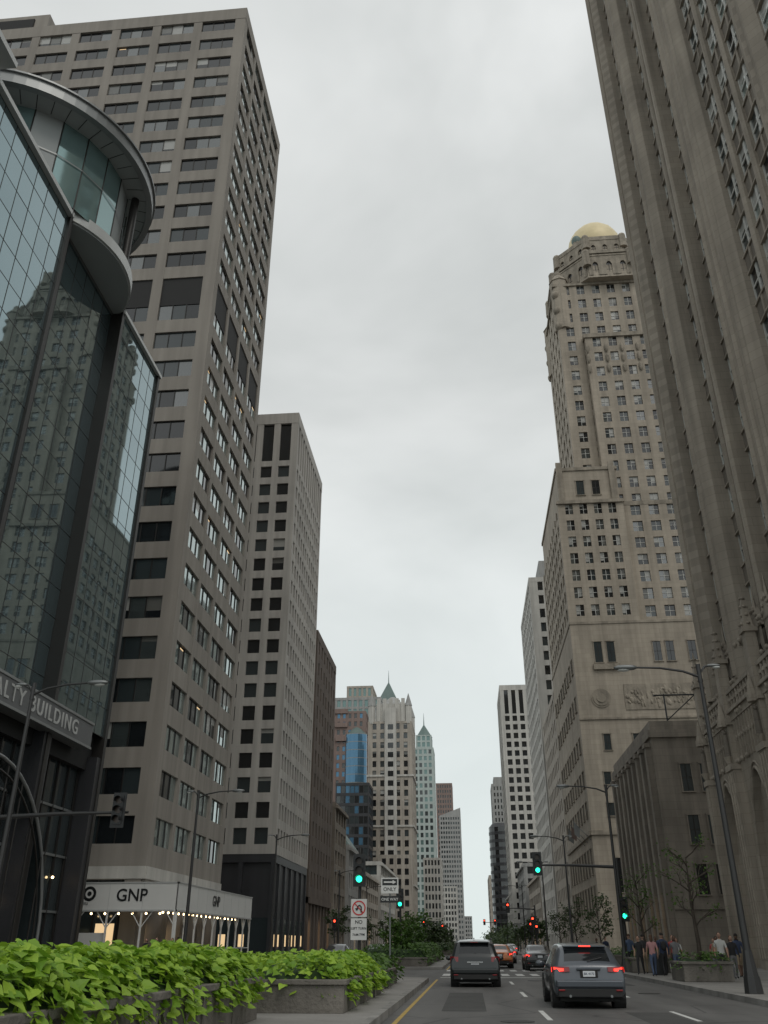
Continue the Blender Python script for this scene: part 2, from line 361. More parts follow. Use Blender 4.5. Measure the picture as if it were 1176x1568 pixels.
def lowrise(name,x0,x1,y0,y1,h,wall,cE,rows,arches=True,roofm=None,cS=4):
    B=Obj(name,((x0+x1)/2,(y0+y1)/2,0)); right=x0>0
    k='W' if right else 'E'
    fr=tower(B,x0,x1,y0,y1,6.2,h-1,rows,{k:cE,'S':cS},1.1,1.3,.35,.6,wall,['g_dark','g_mid','g_mid'],par=1,blind=.1,rail=True,mull=1)
    F=fr[k]; W=y1-y0
    B.box('walls','core',x0+.9,x1-.9,y0+.9,y1-.9,0,6.1)
    for i in range(cE): F.arch('walls',wall,W*i/cE,W*(i+1)/cE,0,6.2,W/cE*.66,3.2,1.6,0,.6,pane='g_lit' if R()<.35 else 'g_mid',pointed=False)
    fr['S'].box('walls',wall,0.01,x1-x0-.01,-.6,-.02,0,6.2)
    F.box('trim',wall,-.05,W+.05,-.2,.3,6.0,6.5); F.box('trim',wall,-.1,W+.1,-.3,.5,h-1.1,h-.6)
    if roofm:
        B.add('roof',roofm,[(x0,y0,h),(x1,y0,h),(x1,y1,h),(x0,y1,h),(x0+3,y0+3,h+4),(x1-3,y0+3,h+4),(x1-3,y1-3,h+4),(x0+3,y1-3,h+4)],[(0,1,5,4),(1,2,6,5),(2,3,7,6),(3,0,4,7),(4,5,6,7)])
    B.done()
lowrise('stone_shop_building',-47,-25,170,186,26,'lowb',4,5)
lowrise('mansard_shop_building',-45,-24.5,187,204,20,'greyst',5,3,roofm='copper')
lowrise('stone_shop_building',-45,-24.5,206,250,17,'tan',9,3)
lowrise('stone_shop_building',-45,-24,252,300,22,'pale',9,4)

B=Obj('granite_and_glass_tower',(-48,385,0))
tower(B,-56,-42,370,395,0,92,26,{'S':5,'E':8},1.3,1.5,.3,.8,'redbrown',['g_blue','g_mid'],par=1)
tower(B,-57,-36,378,400,92,100,2,{'S':8,'E':6},1.0,1.0,.3,.5,'greyst',['g_green'],par=1.2)
tower(B,-52,-40,380,398,101.3,106,1,{'S':5,'E':6},1.0,1.0,.3,.5,'tan',['g_green'],par=1.0)
n=14
for i in range(n):
    a0=math.pi*(1+i/n); a1=math.pi*(1+(i+1)/n)
    p0=(-46+4.6*math.cos(a0),370+3*math.sin(a0)); p1=(-46+4.6*math.cos(a1),370+3*math.sin(a1))
    for k in range(22):
        z=8+k*3.4; B.add('windows','g_blue',[(*p0,z),(*p1,z),(*p1,z+3.1),(*p0,z+3.1)],[(0,1,2,3)])
        B.add('windows','frame_gr',[(*p0,z+3.1),(*p1,z+3.1),(*p1,z+3.4),(*p0,z+3.4)],[(0,1,2,3)])
B.prism('roof','copper',-46,372,4.8,.2,82.8,88,14)
for k in range(3): B.box('walls','redbrown',-56+k*.5,-50,369.4-.2*k,370,92-6*k,94-6*k)
B.done()
B=Obj('dark_glass_midrise',(-40,318,0))
tower(B,-46,-34,312,326,0,52,15,{'S':7,'E':7},.2,1.0,.15,.3,'darkst',['g_blue','g_dark','g_mid'],par=1); B.done()

B=Obj('gabled_stone_tower',(-27,345,0))
tower(B,-36.5,-19.5,330,352,0,78,22,{'S':5,'E':7},1.5,1.3,.4,1.0,'tan',['g_mid','g_dark'],par=.8,blind=.2)
B.box('walls','pale',-30,-25.5,329.2,330.2,0,84)
for i in range(22): B.add('windows','g_dark',[(-28.8,329.15,2+3.5*i),(-26.7,329.15,2+3.5*i),(-26.7,329.15,4+3.5*i),(-28.8,329.15,4+3.5*i)],[(0,1,2,3)])
B.box('walls','pale',-33.5,-22,331,350,78.8,86)
for k in range(5): B.box('walls','pale',-33.2+k*2.4,-31.8+k*2.4,330.6,331.2,79,88)
B.prism('roof','greyst',-27.7,341,8,1,86,91,4,math.pi/4)
for x in (-35.2,-20.8):
    for y in (331,351): B.prism('roof','pale',x,y,1.3,1.3,78,85,8); B.prism('roof','greyst',x,y,1.5,0.05,85,90,8)
for z in (20,40,58): B.box('trim','pale',-36.9,-19.1,329.6,352.4,z,z+.7)
B.box('walls','tan',-32,-19.8,324,329.9,0,30)
for i in range(8):
    for u in (-30.5,-27.8,-25.1,-22.4): B.add('windows','g_dark',[(u,323.97,3+3.4*i),(u+1.4,323.97,3+3.4*i),(u+1.4,323.97,5+3.4*i),(u,323.97,5+3.4*i)],[(0,1,2,3)])
B.done()
B=Obj('pyramid_roof_tower',(-36,420,0))
tower(B,-42,-30,410,425,0,107,28,{'S':4,'E':4},1,1.2,.3,.8,'tan',['g_mid','g_green'],par=1)
B.prism('roof','copper',-36,417.5,7,.1,108,119,4,math.pi/4); B.prism('roof','copper',-36,417.5,.25,.05,118,125,6); B.done()
B=Obj('pale_green_spire_tower',(-22,500,0))
tower(B,-29,-16.9,490,510,0,100,27,{'S':4,'E':6},1.1,1.4,.3,.7,'palegreen',['g_green','g_mid'],par=1)
tower(B,-27,-18,492,508,101,108,2,{'S':3,'E':4},.9,1,.3,.5,'palegreen',['g_green'],par=.6)
B.prism('roof','copper',-22.5,500,4.9,.3,108.6,116,8); B.prism('roof','copper',-22.5,500,.3,.05,116,123,6); B.done()
B=Obj('white_midrise',(-16,430,0))
tower(B,-20.5,-12.3,420,445,0,36,10,{'S':5,'E':8},.6,1.4,.3,.4,'pale',['g_dark','g_mid'],par=1); B.done()
B=Obj('grey_slab_tower',(-12,710,0))
tower(B,-21,-4.5,700,730,0,90,26,{'S':8,'E':10},.7,1.6,.3,.6,'greyst',['g_dark','g_mid'],par=1)
B.add('roof','greyst',[(-21,700,91),(-4.5,700,97),(-4.5,730,97),(-21,730,91),(-4.5,700,91),(-4.5,730,91)],[(0,4,1),(0,1,2,3),(3,2,5),(4,5,2,1)]); B.done()
B=Obj('brown_slab_tower',(-18,770,0))
tower(B,-25,-11,760,785,0,124,30,{'S':6,'E':8},1,1.7,.3,.8,'redbrown',['g_dark','g_mid'],par=1.5); B.done()
B=Obj('white_midrise',(-10,620,0))
tower(B,-20,-8,600,625,0,34,10,{'S':6,'E':8},.7,1.3,.3,.4,'pale',['g_dark'],par=1); B.done()
B=Obj('stone_block_building',(-3,900,0))
tower(B,-20,1.5,880,905,0,24,7,{'S':10,'E':4},.8,1.4,.3,.4,'greyst',['g_dark'],par=1); B.done()

# --- mirror glass building with drum roof
B=Obj('mirror_glass_building',(-38,42,0))
def curtain(F,u0,u1,z0,z1,n,pw=1.5,ph=1.95):
    c=max(1,round((u1-u0)/pw)); r=max(1,round((z1-z0)/ph)); cw=(u1-u0)/c; rh=(z1-z0)/r
    for i in range(c):
        for j in range(r): F.quad('windows','g_teal' if (j%2==0 or R()<.5) else 'g_teal2',u0+i*cw,u0+(i+1)*cw,z0+j*rh,z0+(j+1)*rh,n,.0022)
    for i in range(c+1): F.box('mullions','frame_dk',u0+i*cw-.018,u0+i*cw+.018,n-.05,n+.018,z0,z1)
    for j in range(r+1): F.box('mullions','frame_dk',u0,u1,n-.05,n+.015,z0+j*rh-.016,z0+j*rh+.016)
Z=45.1
E=Fr(B,-25,24,0,1)
B.box('walls','core',-52,-26.2,24.3,57.6,0,Z-.3)
curtain(E,0,15.8,14.3,Z,0); curtain(E,16.2,25.5,14.3,Z,-.75); curtain(E,25.9,33.9,14.3,Z,0)
for a,b in ((15.8,16.2),(25.5,25.9),(33.8,34.2)): E.box('mullions','frame_dk',a,b,-1.2,.18,0,Z+.2)
E.box('mullions','frame_dk',5.6,5.9,-.1,.22,14.3,Z)
E.box('roof','metal_lt',-.4,15.9,-.6,.35,Z,Z+.35); E.box('roof','metal_lt',25.7,34.3,-.6,.3,Z,Z+.3)
E.box('roof','metal_lt',-.4,5.4,-.8,1.4,Z+.6,Z+1.0)
N_=Fr(B,-25.05,58.0,-1,0); curtain(N_,0,26,0,Z,0)
S_=Fr(B,-52,24,1,0); curtain(S_,0,27,0,Z,0)
B.box('roof','roof',-51.9,-25.6,24.2,57.8,Z-.2,Z+.02)
B.prism('roof','metal_lt',-29.8,44.8,6.85,6.85,Z+.0,Z+.9,64); B.prism('roof','soffit',-29.8,44.8,6.7,6.7,Z-.12,Z-.004,64)
cx,cy=-31,43.3
nn=24
for i in range(nn):
    a0=2*math.pi*i/nn;a1=2*math.pi*(i+1)/nn; r=7.3
    p0=(cx+r*math.cos(a0),cy+r*math.sin(a0)); p1=(cx+r*math.cos(a1),cy+r*math.sin(a1))
    for k in range(2):
        z=Z+.6+k*3.5; B.add('drum','g_drum' if (i%5) else 'soffit',[(*p0,z),(*p1,z),(*p1,z+3.5),(*p0,z+3.5)],[(0,1,2,3)])
    B.tube('drum','frame_dk',[(*p0,Z),(*p0,Z+7.6)],.05,5)
    if i%6==1: 
        c_,s_=math.cos(a0),math.sin(a0); B.tube('drum','frame_dk',[(cx+7.9*c_,cy+7.9*s_,Z+.6),(cx+7.9*c_,cy+7.9*s_,Z+7.6)],.3,10)
B.prism('drum','frame_gr',cx,cy,7.38,7.38,Z+4.05,Z+4.15,24,caps=False)
def ring(part,mat,cx,cy,ri,ro,z0,z1,n=72):
    v=[];f=[]
    for i in range(n):
        a=2*math.pi*i/n; c,s=math.cos(a),math.sin(a)
        v+=[(cx+ri*c,cy+ri*s,z0),(cx+ro*c,cy+ro*s,z0),(cx+ro*c,cy+ro*s,z1),(cx+ri*c,cy+ri*s,z1)]
    for i in range(n):
        j=(i+1)%n
        for k in range(4): f.append((4*i+k,4*j+k,4*j+(k+1)%4,4*i+(k+1)%4))
    B.add(part,mat,v,f)
ring('roof','soffit',cx,cy,6.6,8.75,Z+7.35,Z+7.6); ring('roof','frame_gr',cx,cy,8.7,9.15,Z+7.2,Z+8.1); ring('roof','frame_gr',cx,cy,8.0,9.3,Z+8.1,Z+8.25)
for i in range(48):
    a=2*math.pi*i/48; c,s=math.cos(a),math.sin(a)
    B.tube('roof','frame_dk',[(cx+7.4*c,cy+7.4*s,Z+7.34),(cx+8.7*c,cy+8.7*s,Z+7.34)],.025,4)
B.prism('roof','roof',cx,cy,8.6,8.6,Z+7.7,Z+7.95,48)
E.box('sign','signband',0,30.7,-.4,.6,13.0,14.4); E.box('sign','frame_gr',-.02,30.75,-.3,.66,12.85,13.0); E.box('sign','frame_gr',-.02,30.75,-.3,.66,14.4,14.55)
cu=B.text('REALTY BUILDING',"wtext",(-24.38,46.3,13.68),(math.radians(90),0,math.radians(90)),1.25); cu.space_character=1.22
for u in (0.4,8,16,25.7,33.7): E.box('walls','darkst',u-.5,u+.5,-1.3,.1,0,12.85)
E.box('walls','core',0,34,-1.5,-.6,12.0,14.3)
E.quad('windows','g_mid',0,34,0,12.8,-1.1)
for i in range(23):
    E.box('mullions','frame_dk',1.5*i,1.5*i+.1,-1.08,-.95,0,12.8)
    if R()<.35: E.box('windows','g_lit',1.5*i+.3,1.5*i+1.3,-1.09,-1.07,3.5,3.7)
for z in (3.2,6.4,9.2): E.box('mullions','frame_gr',0,34,-1.08,-.97,z,z+.14)
for k,(rr,mt) in enumerate(((8.6,'frame_gr'),(7.9,'frame_dk'))):
    pts=[(-24.6+.05*k,43.4-rr*math.cos(math.pi*i/24),1.5+ (9.0-.7*k)*math.sin(math.pi*i/24)) for i in range(25)]
    B.tube('entrance_arch',mt,pts,.1 if k==0 else .06,8)
for i in range(9):
    y=43.4-7.4+14.8*i/8; B.tube('entrance_arch','frame_dk',[(-24.6,y,0),(-24.6,y,1.5+8.8*math.sqrt(max(0,1-((y-43.4)/8.6)**2)))],.05,6)
for i in range(26):
    a0=math.pi*i/26;a1=math.pi*(i+1)/26
    B.add('entrance_arch','g_mid',[(-24.6,43.4-8.6*math.cos(a0),1.5+9*math.sin(a0)),(-24.6,43.4-8.6*math.cos(a1),1.5+9*math.sin(a1)),(-25.8,43.4-8.6*math.cos(a1),1.5+9*math.sin(a1)),(-25.8,43.4-8.6*math.cos(a0),1.5+9*math.sin(a0))],[(0,1,2,3)])
for y in (52.5,55.5,50,47): B.ball('entrance_arch','bulb',(-25.9,y,5.2),.08,.08,.08)
B.done()

# ================================================================ BUILDINGS (right)
B=Obj('gothic_limestone_tower',(31,44,0))
W=Fr(B,18,64,0,-1)
TZ=138
B.box('walls','lime_shade',19.7,45,24.3,63.7,0,TZ)
def pier(ya,yb,d,ch,z0,z1,mat='lime'):
    u0=64-yb;u1=64-ya
    v=[];pr=[(u0,-1.8),(u0,d-ch),(u0+ch,d),(u1-ch,d),(u1,d-ch),(u1,-1.8)]
    n=len(pr)
    for z in (z0,z1):
        for u,nn in pr: v.append(W.P(u,nn,z))
    f=[(i,(i+1)%n,n+(i+1)%n,n+i) for i in range(n)]+[tuple(range(n,2*n))]
    B.add('walls',mat,v,f)
mains=[(61.4,64,.0),(54.6,57.0,.15),(41.2,45.2,.45),(32.0,34.2,.2),(24,26,0)]
for a,b,d in mains: pier(a,b,d,.55,0,TZ)
for a in (41.9,43.0,44.1): pier(a,a+.4,.62,.18,17,TZ,'lime')
for a in (62.3,55.6,32.8): pier(a,a+.6,.35,.25,17,TZ)
bays=[(57.0,61.4,2,-1.4,-.75,-1.2,.24),(45.2,54.6,4,-1.4,-.7,-1.2,.3),(34.2,41.2,3,-.55,-.12,-.42,.24),(26,32.0,2,-.55,-.12,-.42,.24)]
fl=3.72
for a,b,n,pp,rp,spp,rw in bays:
    cw=(b-a)/n
    for i in range(1,n):
        y=a+cw*i; pier(y-rw,y+rw,rp if not(n==4 and i==2) else -.2,.12,15,TZ)
    for i in range(n):
        ya=a+cw*i+(rw if i else 0); yb=a+cw*(i+1)-(rw if i<n-1 else 0)
        for k in range(int((TZ-19)/fl)):
            z=19+k*fl
            W.box('walls','lime_shade',64-yb,64-ya,-1.8,spp,z,z+1.35)  # darker stone colour paints the shade inside the slots
            W.box('trim','lime',64-yb,64-ya,-1.7,spp+.1,z+1.3,z+1.46); W.box('trim','lime',64-yb,64-ya,-1.7,spp+.07,z-.02,z+.1)
            W.box('trim','lime',64-(ya+yb)/2-.12,64-(ya+yb)/2+.12,-1.7,spp+.08,z,z+1.3)
            h=2
            for q in range(h):
                p=random.choice(['g_mid','g_dark','g_coat2','g_silver','g_coat']); u0=64-yb+(yb-ya)*q/h; u1=64-yb+(yb-ya)*(q+1)/h
                zt=z+fl
                if R()<.45:
                    zt=z+fl-U(.4,1.5); W.quad('windows','g_blind_glare',u0,u1,zt,z+fl,pp)  # pale pane top paints bright sky reflected in the glass
                W.quad('windows',p,u0,u1,z+1.45,zt,pp,.004)
                W.box('windows','frame_wh',u0+.01,u0+.12,pp,pp+.08,z+1.45,z+fl); W.box('windows','frame_wh',u1-.12,u1-.01,pp,pp+.08,z+1.45,z+fl)
            W.box('windows','frame_wh',64-yb,64-ya,pp+.01,pp+.09,z+2.55,z+2.68); W.box('windows','frame_wh',64-yb,64-ya,pp+.01,pp+.09,z+1.47,z+1.6)
Nn=Fr(B,45,64,-1,0)
facade(Nn,0.3,26,24,TZ,7,30,1.6,1.7,.6,'lime',['g_dark','g_mid'])
B.box('walls','lime',18.6,45,63.4,63.98,0,24)
B.prism('crown','lime',31.5,44,15,15,TZ,TZ+3,8,math.pi/8); B.prism('crown','lime',31.5,44,10,9,TZ+3,TZ+20,8,math.pi/8)
for i in range(8):
    a=math.pi/8+i*math.pi/4; B.tube('crown','lime',[(31.5+14*math.cos(a),44+14*math.sin(a),TZ),(31.5+13.5*math.cos(a),44+13.5*math.sin(a),TZ+14),(31.5+9*math.cos(a),44+9*math.sin(a),TZ+19)],.7,6)
ZS=.70
W2=Fr(B,18,64,0,-1,zs=ZS)
def gothic(u0,u1):
    W2.arch('base','lime',u0,u1,0,20.5,(u1-u0)*.62,9,6.5,.55,1.4,pane='g_dark')
    c=(u0+u1)/2; w=(u1-u0)*.62
    W2.arch('base','lime_shade',c-w/2,c+w/2,7.2,16.2,w*.8,9.5,4.9,-.2,.3)
    for off,rad in ((.12,.1),(.42,.07)):
        pts=[]
        for i in range(17):
            t=i/8 if i<=8 else (16-i)/8; s=-1 if i<=8 else 1
            x=(w/2+off)*(1-t)*s; y=9+(6.5+off*1.6)*math.sin(math.pi/2*t)**.8; pts.append(W2.P(c+x,.58,y))
        B.tube('base','lime',pts,rad,6)
    for q in (-1,1):
        for off in (.15,.45): B.tube('base','lime',[W2.P(c+q*(w/2+off),.6,0),W2.P(c+q*(w/2+off),.6,9)],.11,8)
    nn=9
    for i in range(nn):
        uu=u0+.8+(u1-u0-1.6)*(i+.5)/nn
        W2.box('trim','lime',uu-.05,uu+.05,.55,.68,16.8,20.4); W2.B.ball('trim','lime',W2.P(uu,.6,18.9),.1,.16,.2,6,4)
edges=[0,6.3,13,20,26,33,40]
for a,b in zip(edges[:-1],edges[1:]): gothic(a,b)
for u in edges:
    u0=max(-.1,u-.65); u1=min(40.1,u+.65)
    W2.box('base','lime',u0,u1,.1,1.05,0,16.5); W2.box('base','lime',u0+.15,u1-.15,.1,.85,16.5,23.2)
    W2.box('base','lime',u0-.08,u1+.08,.05,1.15,16.2,16.7); W2.box('base','lime',u0-.05,u1+.05,.05,.95,20.2,20.8)
    for q in (u0+.2,(u0+u1)/2,u1-.2): B.tube('base','lime',[W2.P(q,1.07,1),W2.P(q,1.07,16)],.08,6)
    pc=W2.P((u0+u1)/2,1.0,0)
    B.prism('trim','lime',pc[0],pc[1],.1,.34,11.6,12.2,8); B.prism('trim','lime_shade',pc[0],pc[1],.22,.14,12.2,13.6,8); B.ball('trim','lime_shade',(pc[0],pc[1],13.75),.13,.13,.17,8,5)
    B.prism('trim','lime',pc[0],pc[1],.36,.36,14.1,14.5,6); B.prism('trim','lime',pc[0],pc[1],.3,.02,14.5,15.9,6)
    p=W2.P((u0+u1)/2,.5,0); z=23.2*ZS
    B.prism('pinnacles','lime',p[0],p[1],.5,.42,z,z+2.2,4,math.pi/4); B.prism('pinnacles','lime',p[0],p[1],.62,.62,z+2.05,z+2.35,4,math.pi/4); B.prism('pinnacles','lime',p[0],p[1],.42,.03,z+2.35,z+4.8,4,math.pi/4)
    for k in range(4):
        for dx,dy in ((.3,0),(-.3,0),(0,.3),(0,-.3)):
            q=1-k*.22; B.ball('pinnacles','lime',(p[0]+dx*q,p[1]+dy*q,z+2.6+k*.55),.11,.11,.11,6,4)
W2.box('base','lime',0,40,-1.7,.65,20.5,21.2); W2.box('base','lime',0,40,-1.7,.8,21.2,21.5)
for i in range(66):
    u=.3+i*.6; W2.box('trim','lime',u,u+.16,.45,.62,21.5,23.0)
    p=W2.P(u+.38,.53,0); B.prism('trim','lime',p[0],p[1],.14,.14,22.2*ZS,22.5*ZS,6)
W2.box('trim','lime',0,40,.42,.66,22.95,23.3)
for bb in bays:
    a,b,n=bb[:3]; cw=(b-a)/n
    for i in range(n):
        yc=a+cw*(i+.5); u=64-yc
        W2.arch('trim','lime',u-cw*.36,u+cw*.36,21.5,26.6,cw*.5,23.6,1.6,-.05,.5,pane='g_dark',seg=5)
        B.add('trim','lime',[W2.P(u-cw*.36,0,26.5),W2.P(u+cw*.36,0,26.5),W2.P(u,0,28.6),W2.P(u-cw*.36,-.4,26.5),W2.P(u+cw*.36,-.4,26.5),W2.P(u,-.4,28.6)],[(0,1,2),(3,5,4),(0,2,5,3),(1,4,5,2)])
        p=W2.P(u,-.2,0); B.prism('trim','lime',p[0],p[1],.13,.02,28.3*ZS,30.3*ZS,4)
        for s in (-1,1):
            for k in range(4): B.ball('trim','lime',W2.P(u+s*cw*.36*(1-k/4),.05,26.6+2.0*k/4),.1,.1,.14,5,4)
for i in range(140):
    u=U(0,40); z=random.choice([16.9,20.9,24.2,26.9]); p=W2.P(u,.65 if z<22 else .1,z); B.ball('trim','lime',p,.15,.15,.2,6,4)
B.done()

B=Obj('low_limestone_building',(32,96,0))
lx0,lx1,ly0,ly1=18,46,84.7,108
B.box('walls','lowb',lx0,lx1,ly0,ly1,0,19.2); B.box('walls','lowb',lx0-.25,lx1,ly0-.25,ly1+.2,19.2,19.9); B.box('walls','lowb',lx0+.05,lx1,ly0+.05,ly1,19.9,20.8)
B.box('roof','roof',lx0+.5,lx1-.5,ly0+.5,ly1-.5,20.8,20.85)
Ws=Fr(B,lx0,ly1,0,-1); Sf=Fr(B,lx0,ly0,1,0)
for i in range(9):
    u=1.0+i*2.65; Ws.box('walls','lowb',u-.45,u+.45,-.05,.5,0,18.4); Ws.box('trim','lowb',u-.6,u+.6,-.05,.62,18.4,18.8)
    if i<8:
        for z in (1.2,6.5,11,14.6): Ws.punch(u+1.32,z,.95,2.6 if z>5 else 4.2,tr='lowb',panes=('g_lit','g_mid') if z<5 else ('g_dark','g_mid'))
for u in (2.8,4.6,8.0,12.5,18,22):
    for z in (5.4,9.6,14.2): Sf.punch(u,z,.95,2.5,tr='lowb',sur=.1)
Sf.box('walls','lowb',-.01,28,-.04,.18,4.2,4.7)
for x in (20,23): B.tube('roof_frame','black',[(x,85.5,20.8),(x,85.5,23.6)],.08,6)
B.tube('roof_frame','black',[(19,85.5,23.5),(24.5,85.5,23.5)],.08,6); B.tube('roof_frame','black',[(20,85.5,21),(23,85.5,23.5)],.06,6)
B.done()

# --- hotel tower
B=Obj('domed_hotel_tower',(32,148,0))
pn=['g_dark','g_mid','g_dark','g_coat2']
hx0,hy0=18,133
B.box('walls','hotel',hx0,46,hy0,166,0,47.9)
S=Fr(B,hx0,hy0,1,0); Wf=Fr(B,hx0,166,0,-1)
for uu in (4.0,6.0): S.punch(uu,41.2,1.2,3.4,tr='hotel_tr')
S.box('trim','hotel_tr',3.0,7.1,0,.45,40.0,40.9)
for uu in (13.2,15.2,18.6,20.6): S.punch(uu,41.2,1.2,3.2,tr='hotel_tr')
S.box('relief','hotel_tr',7.2,20.6,0,.12,33.6,37.6)
for i in range(110):
    u=U(7.5,20.3); z=33.8+abs(math.sin(u*1.3))*1.0+U(0,2.2); p=S.P(u,.12,z); B.ball('relief','hotel_tr',p,U(.12,.3),.13,U(.2,.6),7,5)
for rr,dd in ((1.5,.1),(1.2,.2),(.7,.32)):
    v=[S.P(3.6+rr*math.cos(a*math.pi/12),dd,35.5+rr*math.sin(a*math.pi/12)) for a in range(24)]; v+= [S.P(3.6+rr*math.cos(a*math.pi/12),0,35.5+rr*math.sin(a*math.pi/12)) for a in range(24)]
    B.add('relief','hotel_tr',v,[tuple(range(24))]+[(a,(a+1)%24,24+(a+1)%24,24+a) for a in range(24)])
for uu in (3.8,8.2,13,17.5,22):
    S.punch(uu,27.6,1.0,2.4,tr='hotel_tr'); S.punch(uu-.6 if uu<5 else uu,22.6,1.0,1.8,tr='hotel_tr'); S.punch(uu-.6 if uu<5 else uu,18.2,1.0,1.8,tr='hotel_tr')
    S.punch(uu,8,1.5,4.5,tr='hotel_tr')
S.box('trim','hotel_tr',-.1,28,0,.2,32.2,32.5); S.box('trim','hotel_tr',-.1,28,0,.3,15.6,16.2); S.box('trim','hotel_tr',-.1,28,-.2,.12,47.6,48.0)
Wf.box('trim','hotel_tr',0,33.1,0,.12,47.6,48.0); Wf.box('trim','hotel_tr',0,33.1,0,.3,15.6,16.2)
for i in range(9):
    for z in (5.5,10.5,18.2,22.6,27.6,34,40): Wf.punch(2.4+i*3.5,z,1.3,2.2 if z>12 else 3.4,tr='hotel_tr')
kw=dict(blind=.38,frame='frame_wh',rail=True,mull=1)  # many pale panes: blinds plus painted-in bright sky reflections
tower(B,hx0,29.2,hy0,166,47.9,69.5,7,{'S':4,'W':10},1.15,1.15,.3,.7,'hotel',pn,par=0,**kw)
tower(B,29.2,46,hy0+1.3,166,47.9,69.5,7,{'S':5},1.4,1.15,.3,.7,'hotel',pn,par=.8,parm='hotel_tr',**kw)
S.box('trim','hotel_tr',-.2,11.4,-.2,.35,69.5,70.1)
B.box('walls','hotel',hx0+.4,28.8,hy0+.4,165,70.1,76.3); B.box('trim','hotel_tr',hx0+.2,29.0,hy0+.2,165.2,76.3,76.9)
S2=Fr(B,hx0,hy0+.4,1,0)
for u in (4.3,7.0): S2.punch(u,71.4,1.3,2.8,tr='hotel_tr')
for u in (.9,10.0): S2.box('trim','hotel_tr',u-.5,u+.5,0,.4,70.2,77.9)
tx0,tx1,ty0,ty1=22.5,45.5,138,156
tower(B,tx0,tx1,ty0,ty1,69.5,122.5,15,{'S':7,'W':5,'E':5,'N':7},1.5,1.35,.3,.8,'hotel',pn,par=0,**kw)
tower(B,27.2,40.8,136.7,139,69.5,108,11,{'S':4},1.5,1.35,.3,.7,'hotel',pn,par=0,**kw)
B.box('trim','hotel_tr',26.9,41.1,136.4,138.2,108,108.9)
B.box('trim','hotel_tr',tx0-.3,tx1+.3,ty0-.3,ty1+.3,122.5,123.1)
for x in (tx0,tx1):
    for y in (ty0,ty1):
        xx=x+(1.3 if x<30 else -1.3); yy=y+(1.3 if y<147 else -1.3)
        B.prism('crown','hotel',xx,yy,1.8,1.8,112,124.5,8); B.prism('crown','hotel_tr',xx,yy,2.0,.9,124.5,126.3,8); B.ball('crown','hotel_tr',(xx,yy,126.5),.9,.9,1.0,8,5)
        for k in range(3): B.ball('crown','hotel_tr',(x+(.2 if x<30 else -.2),y+(.2 if y<147 else -.2),112.5+k*4),.8,.8,1.1,8,5)
dcx,dcy=34,147
B.prism('crown','hotel',dcx,dcy,11.6,11.2,123.1,129.2,8,math.pi/8); B.prism('crown','hotel_tr',dcx,dcy,12.0,12.0,129.2,129.9,8,math.pi/8)
B.prism('crown','hotel',dcx,dcy,10.2,9.8,129.9,134.6,8,math.pi/8); B.prism('crown','hotel_tr',dcx,dcy,10.3,10.3,134.6,135.3,8,math.pi/8)
B.prism('crown','hotel',dcx,dcy,6.6,6.2,135.3,137.5,16)
for i in range(8):
    am=math.pi/4*i
    ux,uy=-math.sin(am),math.cos(am)
    for rr,z0,z1,w in ((10.62,123.6,128.6,8.4),(9.3,130.2,134.2,7.2)):
        ox=dcx+rr*math.cos(am)-ux*w/2; oy=dcy+rr*math.sin(am)-uy*w/2
        F=Fr(B,ox,oy,ux,uy)
        nb=3
        for k in range(nb):
            F.arch('crown','hotel_tr',w*k/nb,w*(k+1)/nb,z0,z1,w/nb*.42,z0+(z1-z0)*.5,(z1-z0)*.2,.2,.3,pane='g_dark',pointed=False,seg=4)
        F.box('crown','hotel_tr',-.2,w+.2,-.2,.3,z1,z1+.4)
    a=am+math.pi/8
    for rr,z,h in ((11.6,126,5),(10.0,132,4.2)):
        B.prism('crown','hotel_tr',dcx+rr*math.cos(a),dcy+rr*math.sin(a),.9,.8,z,z+h*.7,8); B.ball('crown','hotel_tr',(dcx+rr*math.cos(a),dcy+rr*math.sin(a),z+h*.72),.85,.85,.9,8,5)
prof=[(5.3,137.2),(5.7,138.6),(5.85,140.2),(5.6,142),(4.9,143.7),(3.7,145.2),(2.1,146.4),(.9,147.0),(.3,147.5),(.1,148.8)]
nseg=32
v=[];f=[]
for r,z in prof:
    for i in range(nseg):
        rr=r*(1+.018*(i%2)); a=2*math.pi*i/nseg; v.append((dcx+rr*math.cos(a),dcy+rr*math.sin(a),z))
for j in range(len(prof)-1):
    for i in range(nseg): f.append((j*nseg+i,j*nseg+(i+1)%nseg,(j+1)*nseg+(i+1)%nseg,(j+1)*nseg+i))
B.add('dome','gold',v,f,True)
B.prism('crown','hotel_tr',29.4,142.8,1.0,1.0,135,139.2,8); B.ball('dome','copper',(29.4,142.8,139.2),1.1,1.1,1.6,10,6)
for u in (27.4,31,34,37,40.6):
    for k in range(3): B.ball('crown','hotel_tr',(u,136.5,100.5+k*2.4),.35,.25,1.1,7,5)
for i,y in enumerate((134,138,142)):
    B.tube('flagpoles','polegal',[(18,y,15),(15.6,y,17.6)],.05,6)
    B.add('flagpoles','frame_gr' if i!=1 else 'redbrown',[(15.7,y,17.5),(16.5,y,16.6),(16.4,y+.3,15.3),(15.7,y+.3,15.8)],[(0,1,2,3)])
B.done()

